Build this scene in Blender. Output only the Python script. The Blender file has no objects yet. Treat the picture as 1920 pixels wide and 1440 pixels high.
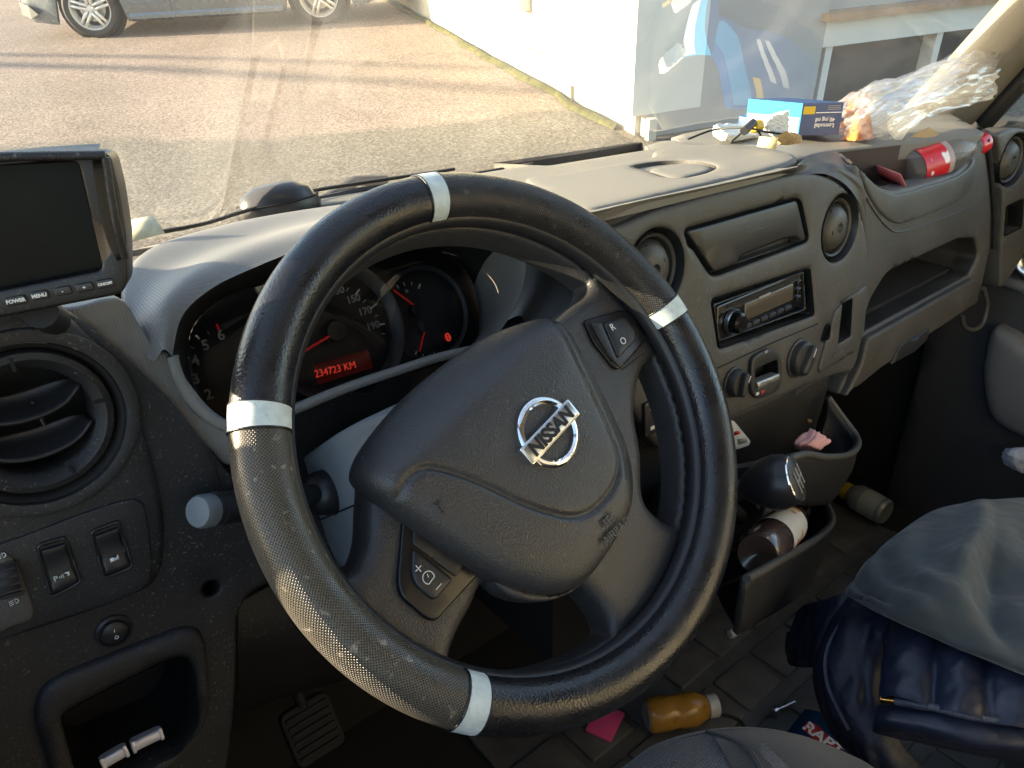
import bpy, bmesh, math, random
import numpy as np
from mathutils import Vector, Matrix
from mathutils.geometry import delaunay_2d_cdt
random.seed(7); rng = np.random.default_rng(7)
SC = bpy.context.scene
COL = SC.collection
A = lambda *v: np.array(v, float)
rad = math.radians
def unit(v): v = np.asarray(v, float); return v / np.linalg.norm(v)

# ------------------------------------------------------------------ camera
# van frame: x right, y forward, z up, origin on the cab floor under the steering wheel
F_PX = 1440.0
def cam_rows(pitch, yaw, roll):
    f = A(math.sin(yaw)*math.cos(pitch), math.cos(yaw)*math.cos(pitch), -math.sin(pitch))
    r = A(math.cos(yaw), -math.sin(yaw), 0); d = np.cross(f, r)
    c, s = math.cos(roll), math.sin(roll)
    return np.array([c*r + s*d, -s*r + c*d, f])
MC = cam_rows(rad(28), rad(39), rad(1.3))
WHEEL = A(0, 0, .78)
CAM = WHEEL - MC.T @ A(.008, .0345, .5695)
cd = bpy.data.cameras.new('camera'); cam = bpy.data.objects.new('camera', cd); COL.objects.link(cam)
cd.sensor_width = 36; cd.lens = F_PX/1920*36; cd.clip_start = .02; cd.clip_end = 2000
R3 = np.column_stack([MC[0], -MC[1], -MC[2]])
cam.matrix_world = Matrix([list(R3[i]) + [CAM[i]] for i in range(3)] + [[0, 0, 0, 1]])
SC.camera = cam
# the car park outside lies a few degrees off the van's own level: exterior frame
ME = cam_rows(rad(34.3), rad(39), rad(2.4)); EYE = 1.68
REX = MC.T @ ME
def X(p): return CAM + REX @ (np.asarray(p, float) - A(0, 0, EYE))
def G(px, py, z=0.):
    r = ME.T @ A((px-960)/F_PX, (py-720)/F_PX, 1); t = (z-EYE)/r[2]
    return A(0, 0, EYE) + r*t

# ------------------------------------------------------------------ light
az, el = rad(-50.5), rad(15.5)          # exterior frame: left of straight ahead, low winter sun
SUN = REX @ A(math.sin(az)*math.cos(el), math.cos(az)*math.cos(el), math.sin(el))
w = bpy.data.worlds.new('World'); SC.world = w; w.use_nodes = True
nt = w.node_tree; bg = nt.nodes['Background']
sky = nt.nodes.new('ShaderNodeTexSky'); sky.sky_type = 'NISHITA'; sky.sun_disc = False
sky.sun_elevation = math.asin(SUN[2]); sky.sun_rotation = math.atan2(SUN[0], SUN[1])
sky.air_density = 1.0; sky.dust_density = 1.2
nt.links.new(sky.outputs[0], bg.inputs[0]); bg.inputs[1].default_value = .135
ld = bpy.data.lights.new('sun', 'SUN'); ld.energy = 5.0; ld.angle = rad(.5); ld.color = (1, .82, .57)
lo = bpy.data.objects.new('sun', ld); COL.objects.link(lo)
lo.rotation_euler = Vector(SUN).to_track_quat('Z', 'Y').to_euler(); lo.location = (-3, 5, 4)
SC.view_settings.view_transform = 'Standard'; SC.view_settings.look = 'None'
SC.view_settings.gamma = 1; SC.view_settings.use_curve_mapping = False
SC.view_settings.exposure = 2.15
SC.render.engine = 'CYCLES'
cy = SC.cycles
cy.use_denoising = True
try: cy.denoiser = 'OPENIMAGEDENOISE'
except Exception: pass
cy.max_bounces = 10; cy.diffuse_bounces = 5; cy.glossy_bounces = 4; cy.transparent_max_bounces = 16; cy.transmission_bounces = 6
cy.sample_clamp_indirect = 6; cy.caustics_reflective = False; cy.caustics_refractive = False

# ------------------------------------------------------------------ pixel rays onto real surfaces
def ray(px, py): return MC.T @ A((px-960)/F_PX, (py-720)/F_PX, 1)
def U(px, py, x=None, y=None, z=None, d=None):
    r = ray(px, py)
    t = d if d is not None else ((x-CAM[0])/r[0] if x is not None else ((y-CAM[1])/r[1] if y is not None else (z-CAM[2])/r[2]))
    return CAM + r*t
class Fr:                                   # a plane with its own u, v axes; w is the height above it
    def __init__(s, o, e1, e2):
        s.o = A(*o); s.e1 = unit(e1); e2 = np.asarray(e2, float); e2 = e2 - s.e1*(e2 @ s.e1); s.e2 = unit(e2); s.n = np.cross(s.e1, s.e2)
    def p(s, u, v, w=0.): return s.o + s.e1*u + s.e2*v + s.n*w
    def uv(s, px, py, w=0.):
        r = ray(px, py); o = s.o + s.n*w; t = ((o-CAM) @ s.n)/(r @ s.n); q = CAM + r*t - o
        return A(q @ s.e1, q @ s.e2)
    def L(s, pts, w=0.): return [s.uv(a, b, w) for a, b in pts]
    def at(s, u, v, w=0., rot=0.):
        c, k = math.cos(rot), math.sin(rot)
        return Fr(s.p(u, v, w), s.e1*c + s.e2*k, -s.e1*k + s.e2*c)
    def px(s, x, y, w=0., rot=0.): u, v = s.uv(x, y, w); return s.at(u, v, w, rot)

# ------------------------------------------------------------------ materials
MATS = {}
def new_mat(name):
    m = bpy.data.materials.new(name); m.use_nodes = True
    return m, m.node_tree, m.node_tree.nodes['Principled BSDF']
def N(nt, t, **k):
    n = nt.nodes.new(t)
    for a, b in k.items():
        if a.startswith('i_'): n.inputs[a[2:].replace('_', ' ')].default_value = b
        else: setattr(n, a, b)
    return n
def ramp(nt, src, stops):
    r = nt.nodes.new('ShaderNodeValToRGB'); e = r.color_ramp.elements
    while len(e) < len(stops): e.new(.5)
    for i, (p, c) in enumerate(stops): e[i].position = p; e[i].color = (*c, 1) if len(c) == 3 else c
    nt.links.new(src, r.inputs[0]); return r
def mat(name, col, rough=.5, metal=0., bump=0., bscale=900., var=.0, vscale=14., dust=0., dcol=(.45, .42, .36), spec=.5, btype='noise', coat=0., dscale=420., sheen=0., bdist=.0012):
    if name in MATS: return MATS[name]
    m, nt, b = new_mat(name); Lk = nt.links.new
    b.inputs['Base Color'].default_value = (*col, 1); b.inputs['Roughness'].default_value = rough
    b.inputs['Metallic'].default_value = metal; b.inputs['Specular IOR Level'].default_value = spec
    b.inputs['Coat Weight'].default_value = coat
    if sheen: b.inputs['Sheen Weight'].default_value = sheen
    tc = N(nt, 'ShaderNodeNewGeometry').outputs['Position']
    csock = None
    if var:
        n = N(nt, 'ShaderNodeTexNoise', i_Scale=vscale, i_Detail=5.); Lk(tc, n.inputs['Vector'])
        lo_ = tuple(c*(1-var) for c in col); hi = tuple(min(1, c*(1+var)) for c in col)
        r = ramp(nt, n.outputs[0], [(.3, lo_), (.7, hi)]); csock = r.outputs[0]
        rr = N(nt, 'ShaderNodeMapRange'); rr.inputs[1].default_value = .3; rr.inputs[2].default_value = .7
        rr.inputs[3].default_value = max(0, rough-.08); rr.inputs[4].default_value = min(1, rough+.08)
        Lk(n.outputs[0], rr.inputs[0]); Lk(rr.outputs[0], b.inputs['Roughness'])
    if dust:
        n1 = N(nt, 'ShaderNodeTexNoise', i_Scale=dscale, i_Detail=2.); Lk(tc, n1.inputs['Vector'])
        n2 = N(nt, 'ShaderNodeTexNoise', i_Scale=22., i_Detail=4.); Lk(tc, n2.inputs['Vector'])
        r1 = ramp(nt, n1.outputs[0], [(.62, (0, 0, 0)), (.74, (1, 1, 1))])
        r2 = ramp(nt, n2.outputs[0], [(.35, (.15,)*3), (.75, (1, 1, 1))])
        mu = N(nt, 'ShaderNodeMath', operation='MULTIPLY'); Lk(r1.outputs[0], mu.inputs[0]); Lk(r2.outputs[0], mu.inputs[1])
        m2 = N(nt, 'ShaderNodeMath', operation='MULTIPLY'); Lk(mu.outputs[0], m2.inputs[0]); m2.inputs[1].default_value = dust
        mx = N(nt, 'ShaderNodeMix', data_type='RGBA'); Lk(m2.outputs[0], mx.inputs[0])
        if csock: Lk(csock, mx.inputs[6])
        else: mx.inputs[6].default_value = (*col, 1)
        mx.inputs[7].default_value = (*dcol, 1); csock = mx.outputs[2]
    if csock: Lk(csock, b.inputs['Base Color'])
    if bump:
        if btype == 'noise': t = N(nt, 'ShaderNodeTexNoise', i_Scale=bscale, i_Detail=2.); o = t.outputs[0]; Lk(tc, t.inputs['Vector'])
        elif btype == 'cell': t = N(nt, 'ShaderNodeTexVoronoi', i_Scale=bscale, feature='SMOOTH_F1'); o = t.outputs[0]; Lk(tc, t.inputs['Vector'])
        elif btype == 'ridge':            # fine moulded ribs running front to back
            t = N(nt, 'ShaderNodeTexWave', i_Scale=bscale, i_Distortion=0., bands_direction='X'); Lk(tc, t.inputs['Vector'])
            t2 = N(nt, 'ShaderNodeTexWave', i_Scale=bscale*.8, i_Distortion=0., bands_direction='Y'); Lk(tc, t2.inputs['Vector'])
            a2 = N(nt, 'ShaderNodeMath', operation='MULTIPLY'); Lk(t.outputs[1], a2.inputs[0]); Lk(t2.outputs[1], a2.inputs[1]); o = a2.outputs[0]
        elif btype == 'crumple':
            t = N(nt, 'ShaderNodeTexVoronoi', i_Scale=bscale, feature='F1', distance='CHEBYCHEV'); o = t.outputs[0]
            nn = N(nt, 'ShaderNodeTexNoise', i_Scale=bscale*.6, i_Detail=3.); Lk(tc, nn.inputs['Vector'])
            mm = N(nt, 'ShaderNodeVectorMath', operation='MULTIPLY_ADD'); Lk(nn.outputs[1], mm.inputs[0]); mm.inputs[1].default_value = (.03,)*3; Lk(tc, mm.inputs[2]); Lk(mm.outputs[0], t.inputs['Vector'])
        bp = N(nt, 'ShaderNodeBump', i_Strength=bump, i_Distance=bdist); Lk(o, bp.inputs['Height']); Lk(bp.outputs[0], b.inputs['Normal'])
    MATS[name] = m; return m
def glass(name, tint=(.93, .96, .95), refl=1.0, rough=.0, bump=0., bscale=60., milk=0., milkcol=(.9, .9, .9), ior=1.5, dirt=0.):
    m, nt, b = new_mat(name); Lk = nt.links.new; out = nt.nodes['Material Output']; nt.nodes.remove(b)
    tr = N(nt, 'ShaderNodeBsdfTransparent'); tr.inputs[0].default_value = (*tint, 1)
    gl = N(nt, 'ShaderNodeBsdfGlossy'); gl.inputs['Roughness'].default_value = rough; gl.inputs[0].default_value = (1, 1, 1, 1)
    fr = N(nt, 'ShaderNodeFresnel'); fr.inputs[0].default_value = ior
    mu = N(nt, 'ShaderNodeMath', operation='MULTIPLY'); Lk(fr.outputs[0], mu.inputs[0]); mu.inputs[1].default_value = refl; mu.use_clamp = True
    mx = N(nt, 'ShaderNodeMixShader'); Lk(mu.outputs[0], mx.inputs[0]); Lk(tr.outputs[0], mx.inputs[1]); Lk(gl.outputs[0], mx.inputs[2]); s = mx
    pos = N(nt, 'ShaderNodeNewGeometry').outputs['Position']
    if bump:
        t = N(nt, 'ShaderNodeTexNoise', i_Scale=bscale, i_Detail=4., i_Distortion=1.5); Lk(pos, t.inputs['Vector'])
        bp = N(nt, 'ShaderNodeBump', i_Strength=bump, i_Distance=.01); Lk(t.outputs[0], bp.inputs['Height']); Lk(bp.outputs[0], gl.inputs['Normal']); Lk(bp.outputs[0], fr.inputs['Normal'])
    if milk or dirt:
        df = N(nt, 'ShaderNodeBsdfDiffuse'); df.inputs[0].default_value = (*milkcol, 1)
        tl = N(nt, 'ShaderNodeBsdfTranslucent'); tl.inputs[0].default_value = (*milkcol, 1)
        ad = N(nt, 'ShaderNodeMixShader'); ad.inputs[0].default_value = .5; Lk(df.outputs[0], ad.inputs[1]); Lk(tl.outputs[0], ad.inputs[2])
        m2 = N(nt, 'ShaderNodeMixShader'); m2.inputs[0].default_value = milk; Lk(s.outputs[0], m2.inputs[1]); Lk(ad.outputs[0], m2.inputs[2]); s = m2
        if dirt:                          # dust specks and a few smears on the pane
            v = N(nt, 'ShaderNodeTexVoronoi', i_Scale=55.); Lk(pos, v.inputs['Vector'])
            n2 = N(nt, 'ShaderNodeTexNoise', i_Scale=9., i_Detail=4.); Lk(pos, n2.inputs['Vector'])
            r1 = ramp(nt, v.outputs[0], [(.0, (1, 1, 1)), (.07, (0, 0, 0))]); r2 = ramp(nt, n2.outputs[0], [(.5, (0, 0, 0)), (.72, (1, 1, 1))])
            a = N(nt, 'ShaderNodeMath', operation='MULTIPLY'); Lk(r1.outputs[0], a.inputs[0]); Lk(r2.outputs[0], a.inputs[1])
            a2 = N(nt, 'ShaderNodeMath', operation='MULTIPLY_ADD'); Lk(a.outputs[0], a2.inputs[0]); a2.inputs[1].default_value = dirt
            s3 = N(nt, 'ShaderNodeMath', operation='MULTIPLY'); Lk(r2.outputs[0], s3.inputs[0]); s3.inputs[1].default_value = milk*1.2
            s4 = N(nt, 'ShaderNodeMath', operation='ADD'); Lk(s3.outputs[0], s4.inputs[0]); s4.inputs[1].default_value = milk
            Lk(s4.outputs[0], a2.inputs[2]); Lk(a2.outputs[0], m2.inputs[0])
    Lk(s.outputs[0], out.inputs[0]); MATS[name] = m; return m
def emit_mat(name, col, s):
    m, nt, b = new_mat(name); b.inputs['Base Color'].default_value = (.01, .01, .01, 1)
    b.inputs['Emission Color'].default_value = (*col, 1); b.inputs['Emission Strength'].default_value = s; MATS[name] = m; return m

# ------------------------------------------------------------------ objects
def link_mesh(name, V, F, m, parent=None, smooth=True, uv=None, flatfrom=None):
    V = np.asarray(V, float)
    c = (V.min(0) + V.max(0))/2
    me = bpy.data.meshes.new(name); me.from_pydata((V-c).tolist(), [], [list(map(int, f)) for f in F]); me.update()
    if smooth: me.polygons.foreach_set('use_smooth', [True]*len(me.polygons))
    if uv is not None:
        ly = me.uv_layers.new(name='UVMap'); li = np.zeros(len(me.loops), int); me.loops.foreach_get('vertex_index', li)
        ly.data.foreach_set('uv', np.asarray(uv, float)[li].ravel())
    if m: me.materials.append(m)
    o = bpy.data.objects.new(name, me); COL.objects.link(o)
    o.location = Vector(c - (ABS[parent.name] if parent else A(0, 0, 0)))
    ABS[o.name] = c
    if parent: o.parent = parent
    return o
ABS = {}
def thing(name, label, cat, loc, group=None):
    o = bpy.data.objects.new(name, None); COL.objects.link(o); o.empty_display_size = .05
    o.location = Vector(loc); ABS[o.name] = A(*loc)
    return tag(o, label, cat, group)
def tag(o, label=None, cat=None, group=None, kind=None):
    if label: o['label'] = label
    if cat: o['category'] = cat
    if group: o['group'] = group
    if kind: o['kind'] = kind
    return o
def sharp(o, a=35):
    o.data.polygons.foreach_set('use_smooth', [True]*len(o.data.polygons))
    try: o.data.set_sharp_from_angle(angle=rad(a))
    except Exception: pass
    return o
class J:                                   # collects several shapes into one mesh
    def __init__(s): s.V = []; s.F = []
    def add(s, V, F):
        k = sum(len(v) for v in s.V); s.V.append(np.asarray(V, float)); s.F += [[i+k for i in f] for f in F]; return s
    def link(s, name, m, parent=None, smooth=True): return link_mesh(name, np.vstack(s.V), s.F, m, parent, smooth)

def cr(P, n=8, closed=False):              # Catmull-Rom through points
    P = [np.asarray(p, float) for p in P]; k = len(P); out = []
    for i in range(k if closed else k-1):
        if closed: a, b, c, d = P[i-1], P[i], P[(i+1) % k], P[(i+2) % k]
        else: a, b, c, d = P[max(i-1, 0)], P[i], P[i+1], P[min(i+2, k-1)]
        for j in range(n):
            t = j/n; out.append(.5*((2*b) + (c-a)*t + (2*a-5*b+4*c-d)*t*t + (3*b-a-3*c+d)*t**3))
    if not closed: out.append(P[-1])
    return np.array(out)
def rc(P, r, n=5):                          # round the corners of a polygon
    P = [np.asarray(p, float) for p in P]; out = []; k = len(P)
    for i in range(k):
        a, b, c = P[i-1], P[i], P[(i+1) % k]
        ra = min(r, .45*np.linalg.norm(a-b)); rb = min(r, .45*np.linalg.norm(c-b))
        s = b + unit(a-b)*ra; e = b + unit(c-b)*rb
        for j in range(n+1): t = j/n; out.append((1-t)**2*s + 2*t*(1-t)*b + t*t*e)
    return np.array(out)
def inside(P, poly):
    x, y = P[:, 0], P[:, 1]; r = np.zeros(len(P), bool); q = np.roll(poly, 1, 0)
    for (x1, y1), (x2, y2) in zip(poly, q):
        if y1 != y2:
            c = ((y1 > y) != (y2 > y)) & (x < (x2-x1)*(y-y1)/(y2-y1) + x1); r ^= c
    return r
def dist(P, poly, closed=True):
    Q = np.roll(poly, -1, 0) if closed else poly[1:]; Pa = poly if closed else poly[:-1]
    d = np.full(len(P), 1e9)
    for a, b in zip(Pa, Q):
        ab = b-a; L2 = ab @ ab
        if L2 < 1e-14: continue
        t = np.clip(((P-a) @ ab)/L2, 0, 1); d = np.minimum(d, np.linalg.norm(P - a - t[:, None]*ab, axis=1))
    return d
def resamp(poly, res):
    out = []; k = len(poly)
    for i in range(k):
        a, b = poly[i], poly[(i+1) % k]; L = np.linalg.norm(b-a)
        if L < 1e-6: continue
        n = max(1, int(math.ceil(L/res)))
        for j in range(n): out.append(a + (b-a)*j/n)
    return np.array(out)
def panel_geo(F, outer, holes=(), w=0., th=.004, res=.02, bev=.0015, zf=None, back=False):
    """A moulded plate on frame F: outline and holes in u,v, rounded edges, walls going th deep."""
    loops = [resamp(np.asarray(outer), res)] + [resamp(np.asarray(h), res) for h in holes]
    pts = list(np.vstack(loops)); edges = []; k = 0; allp = loops
    for l in loops:
        n = len(l); edges += [(k+i, k+(i+1) % n) for i in range(n)]; k += n
    nb = k; extra = []
    ar = lambda l: .5*np.sum(l[:, 0]*np.roll(l[:, 1], -1) - np.roll(l[:, 0], -1)*l[:, 1])
    for li, l in enumerate(loops):
        if bev <= 0: break
        t = np.roll(l, -1, 0) - np.roll(l, 1, 0); t /= np.linalg.norm(t, axis=1)[:, None] + 1e-12
        nn = np.column_stack([-t[:, 1], t[:, 0]])*(1 if ar(l) > 0 else -1)*(1 if li == 0 else -1)
        for f in (.12, .4, 1.0):
            extra.append(np.column_stack([l + nn*bev*f, np.full(len(l), bev*f*.93)]))
    ou = loops[0]; mn, mx = ou.min(0), ou.max(0)
    gx = np.arange(mn[0]+res*.5, mx[0], res); gy = np.arange(mn[1]+res*.5, mx[1], res)
    if len(gx) and len(gy):
        g = np.array(np.meshgrid(gx, gy)).reshape(2, -1).T
        extra.append(np.column_stack([g, np.full(len(g), max(bev*1.3, res*.35))]))
    if extra:
        E = np.vstack(extra); ok = inside(E[:, :2], ou)
        for l in loops[1:]: ok &= ~inside(E[:, :2], l)
        E = E[ok]
        d = np.min([dist(E[:, :2], l) for l in loops], axis=0); E = E[d >= E[:, 2]]
        pts += list(E[:, :2])
    vv, ee, ff, ov, oe, of = delaunay_2d_cdt([Vector(p) for p in pts], edges, [], 0, 1e-7)
    V2 = np.array([tuple(v) for v in vv]); T = np.array([list(f) for f in ff if len(f) == 3])
    cen = V2[T].mean(1); ok = inside(cen, ou)
    for l in loops[1:]: ok &= ~inside(cen, l)
    T = T[ok]
    d = np.min([dist(V2, l) for l in loops], axis=0)
    h = np.zeros(len(V2))
    if bev > 0:
        q = np.clip(1 - d/bev, 0, 1); h = -bev*(1-np.sqrt(np.clip(1-q*q, 0, 1)))*.95
    if zf is not None: h = h + zf(V2, d)
    P3 = F.o + np.outer(V2[:, 0], F.e1) + np.outer(V2[:, 1], F.e2) + np.outer(h+w, F.n)
    a = V2[T]; s = (a[:, 1, 0]-a[:, 0, 0])*(a[:, 2, 1]-a[:, 0, 1]) - (a[:, 1, 1]-a[:, 0, 1])*(a[:, 2, 0]-a[:, 0, 0])
    T[s < 0] = T[s < 0][:, ::-1]
    faces = [list(t) for t in T]
    # walls
    cnt = {}
    for t in T:
        for i in range(3):
            e = (t[i], t[(i+1) % 3]); cnt[e] = 1
    be = [e for e in cnt if (e[1], e[0]) not in cnt]
    idx = {}; low = []
    base = len(P3)
    for e in be:
        for v in e:
            if v not in idx: idx[v] = base+len(low); low.append(P3[v] - F.n*th)
    if th > 0 and low:
        P3 = np.vstack([P3, low])
        for a_, b_ in be: faces.append([a_, idx[a_], idx[b_], b_])
        if back:
            for t in T: pass
    return P3, faces
def panel(name, F, outer, holes=(), m=None, parent=None, **k):
    P, f = panel_geo(F, outer, holes, **k); return link_mesh(name, P, f, m, parent)
def cup_geo(F, outline, depth, w=0., shrink=1., res=.03):
    l = np.asarray(outline); c = l.mean(0); n = len(l); l2 = c + (l-c)*shrink
    if .5*np.sum(l[:, 0]*np.roll(l[:, 1], -1) - np.roll(l[:, 0], -1)*l[:, 1]) < 0: l = l[::-1]; l2 = l2[::-1]
    P = [F.p(u, v, w) for u, v in l] + [F.p(u, v, w-depth) for u, v in l2]
    f = [[i, (i+1) % n, n+(i+1) % n, n+i] for i in range(n)]
    f = [q[::-1] for q in f]
    f.append(list(range(n, 2*n)))
    return P, f
def cup(name, F, outline, depth, m, parent, **k):
    P, f = cup_geo(F, outline, depth, **k); o = link_mesh(name, P, f, m, parent); return sharp(o, 50)
def circ(u, v, r, n=40, r2=None): t = np.linspace(0, 2*math.pi, n, endpoint=False); return np.column_stack([u+r*np.cos(t), v+(r2 or r)*np.sin(t)])
def lathe_geo(F, prof, n=40, u=0., v=0., a0=0., a1=None):
    full = a1 is None; t = np.linspace(a0, a0+2*math.pi if full else a1, n+1)[:n if full else n+1]; P = []; f = []; k = len(t)
    for r, w in prof:
        P += [F.p(u+r*math.cos(a), v+r*math.sin(a), w) for a in t]
    for i in range(len(prof)-1):
        for j in range(k if full else k-1): f.append([i*k+j, i*k+(j+1) % k, (i+1)*k+(j+1) % k, (i+1)*k+j])
    return P, f
def lathe(name, F, prof, m, parent, n=40, u=0., v=0., ang=35):
    P, f = lathe_geo(F, prof, n, u, v); return sharp(link_mesh(name, P, f, m, parent), ang)
def loft_geo(rows, nu=6, nv=6, closed=False):
    R = [cr(r, nu, closed) for r in rows]; R = np.array(R); R = cr(list(R), nv)
    a, b = R.shape[:2]; P = R.reshape(-1, 3); f = []
    for i in range(a-1):
        for j in range(b if closed else b-1): f.append([i*b+j, i*b+(j+1) % b, (i+1)*b+(j+1) % b, (i+1)*b+j])
    return P, f
def loft(name, rows, m, parent, nu=6, nv=6, closed=False, th=0., flip=False):
    P, f = loft_geo(rows, nu, nv, closed)
    if flip: f = [q[::-1] for q in f]
    o = link_mesh(name, P, f, m, parent)
    if th:
        md = o.modifiers.new('thick', 'SOLIDIFY'); md.thickness = th; md.offset = -1
    return o
def tube_geo(pts, r, n=10, closed=False, cap=True, flat=1.):
    P = np.asarray(pts, float); k = len(P); rr = r if hasattr(r, '__len__') else [r]*k
    T = np.array([unit(P[min(i+1, k-1)]-P[max(i-1, 0)]) if not closed else unit(P[(i+1) % k]-P[i-1]) for i in range(k)])
    a = np.cross(T[0], A(0, 0, 1)); a = np.cross(T[0], A(1, 0, 0)) if np.linalg.norm(a) < .1 else a; a = unit(a); V = []; f = []
    for i in range(k):
        a = unit(a - T[i]*(a @ T[i])); b = np.cross(T[i], a)
        for j in range(n): q = 2*math.pi*j/n; V.append(P[i] + rr[i]*(math.cos(q)*a + flat*math.sin(q)*b))
    for i in range(k if closed else k-1):
        for j in range(n): f.append([i*n+j, i*n+(j+1) % n, ((i+1) % k)*n+(j+1) % n, ((i+1) % k)*n+j])
    if cap and not closed: f += [list(range(n))[::-1], [(k-1)*n+j for j in range(n)]]
    return V, f
def tube(name, pts, r, m, parent=None, n=10, **k):
    V, f = tube_geo(pts, r, n, **k); return sharp(link_mesh(name, V, f, m, parent), 50)
def box_geo(F, su, sv, sw, w=0., r=.002, u=0., v=0.):
    o = rc([(u-su/2, v-sv/2), (u+su/2, v-sv/2), (u+su/2, v+sv/2), (u-su/2, v+sv/2)], r*1.6, 3)
    return panel_geo(F, o, w=w, th=sw, res=max(su, sv), bev=min(r, su/3, sv/3))
def box(name, F, su, sv, sw, m, parent, **k):
    P, f = box_geo(F, su, sv, sw, **k); return link_mesh(name, P, f, m, parent)
def solid_box_geo(a, b):                    # plain closed box from corner to corner (used for far walls and shells)
    a, b = A(*a), A(*b); V = [[(a, b)[i][0], (a, b)[j][1], (a, b)[k][2]] for i in (0, 1) for j in (0, 1) for k in (0, 1)]
    return V, [[0, 1, 3, 2], [4, 6, 7, 5], [0, 4, 5, 1], [2, 3, 7, 6], [0, 2, 6, 4], [1, 5, 7, 3]]
def text(name, s, F, size, m, parent, ext=.0002, w=.0004, align='CENTER', sx=1., shear=0., bold=0.):
    cu = bpy.data.curves.new(name, 'FONT'); cu.body = s; cu.size = size; cu.align_x = align; cu.align_y = 'CENTER'; cu.extrude = ext; cu.resolution_u = 3
    cu.shear = shear; cu.offset = bold
    t = bpy.data.objects.new(name, cu); COL.objects.link(t); dg = bpy.context.evaluated_depsgraph_get()
    me = bpy.data.meshes.new_from_object(t.evaluated_get(dg)); bpy.data.objects.remove(t); bpy.data.curves.remove(cu)
    V = np.array([tuple(v.co) for v in me.vertices]); f = [list(p.vertices) for p in me.polygons]; bpy.data.meshes.remove(me)
    P = F.o + np.outer(V[:, 0]*sx, F.e1) + np.outer(V[:, 1], F.e2) + np.outer(V[:, 2]+w+ext, F.n)
    return link_mesh(name, P, f, m, parent, smooth=False)
def line(name, pts, r, m, parent, n=6): return tube(name, pts, r, m, parent, n=n)
# ------------------------------------------------------------------ palette
M_DARK = mat('dark_plastic', (.019, .019, .0205), .44, bump=.5, bscale=1400, dust=.5, dscale=480)
M_DARK2 = mat('dark_plastic_smooth', (.022, .022, .024), .38, bump=.12, bscale=1500, dust=.12)
M_FASC = mat('fascia_plastic', (.075, .073, .068), .47, bump=.45, bscale=1100, var=.16, vscale=9, dust=.5)
M_FASC2 = mat('fascia_trim', (.066, .062, .055), .45, bump=.3, bscale=1300, var=.12, dust=.45)
M_TAN = mat('ribbed_dash_skin', (.178, .168, .148), .6, bump=.35, bscale=150, btype='ridge', var=.10, vscale=7, dust=.25)
M_HOOD = mat('hood_skin', (.25, .24, .225), .55, bump=.35, bscale=150, btype='ridge', var=.08, vscale=8, dust=.2)
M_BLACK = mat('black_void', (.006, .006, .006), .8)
M_GLOSSBLK = mat('gloss_black', (.008, .008, .009), .12, coat=.3)
M_RUB = mat('rubber', (.018, .018, .018), .7, bump=.2, bscale=600)
M_WHITE = mat('white_print', (.75, .75, .72), .5)
M_GREYPRINT = mat('grey_print', (.30, .30, .30), .5)
M_CHROME = mat('chrome', (.86, .87, .88), .07, metal=1.)
M_SATIN = mat('satin_silver', (.62, .63, .64), .28, metal=1., bump=.05)
M_COL = mat('column_grey', (.27, .29, .31), .5, bump=.2, bscale=1300, var=.06, dust=.15)
M_BULK = mat('bulkhead_grey', (.20, .195, .18), .8)
M_SEAL = mat('seal_black', (.012, .012, .012), .6)

# ================================================================== OUTSIDE
def ext(name, V, F, m, parent=None, smooth=False): return link_mesh(name, [X(v) for v in V], F, m, parent, smooth)
def FX(o, e1, e2):                          # exterior frame expressed as a van-space frame
    return Fr(X(o), REX @ A(*e1), REX @ A(*e2))
# ground: red-brown chippings far, greyer asphalt lane near the van
m, nt, b = new_mat('car_park_asphalt'); Lk = nt.links.new
tc = N(nt, 'ShaderNodeTexCoord').outputs['Object']
n1 = N(nt, 'ShaderNodeTexNoise', i_Scale=38., i_Detail=3.); Lk(tc, n1.inputs['Vector'])
v1 = N(nt, 'ShaderNodeTexVoronoi', i_Scale=58.); Lk(tc, v1.inputs['Vector'])
n2 = N(nt, 'ShaderNodeTexNoise', i_Scale=.9, i_Detail=5.); Lk(tc, n2.inputs['Vector'])
r1 = ramp(nt, v1.outputs['Color'], [(.0, (.10, .077, .063)), (.45, (.195, .150, .121)), (1., (.34, .27, .225))])
r2 = ramp(nt, v1.outputs['Color'], [(.0, (.06, .052, .041)), (.5, (.118, .103, .080)), (1., (.21, .187, .148))])
sp = N(nt, 'ShaderNodeSeparateXYZ'); Lk(tc, sp.inputs[0])
# lane edge: y + .62 x is constant along it (exterior frame, metres)
ma = N(nt, 'ShaderNodeMath', operation='MULTIPLY_ADD'); Lk(sp.outputs[0], ma.inputs[0]); ma.inputs[1].default_value = .68; Lk(sp.outputs[1], ma.inputs[2])
nw = N(nt, 'ShaderNodeTexNoise', i_Scale=.55, i_Detail=5.); Lk(tc, nw.inputs['Vector'])
mb = N(nt, 'ShaderNodeMath', operation='MULTIPLY_ADD'); Lk(nw.outputs[0], mb.inputs[0]); mb.inputs[1].default_value = 1.3; Lk(ma.outputs[0], mb.inputs[2])
mr = N(nt, 'ShaderNodeMapRange'); Lk(mb.outputs[0], mr.inputs[0]); mr.inputs[1].default_value = 8.02; mr.inputs[2].default_value = 8.22
mx = N(nt, 'ShaderNodeMix', data_type='RGBA'); Lk(mr.outputs[0], mx.inputs[0]); Lk(r2.outputs[0], mx.inputs[6]); Lk(r1.outputs[0], mx.inputs[7])
mul = N(nt, 'ShaderNodeMix', data_type='RGBA', blend_type='MULTIPLY'); mul.inputs[0].default_value = .55; Lk(mx.outputs[2], mul.inputs[6])
r3 = ramp(nt, n2.outputs[0], [(.3, (.62, .6, .58)), (.7, (1.15, 1.12, 1.1))]); Lk(r3.outputs[0], mul.inputs[7])
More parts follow.
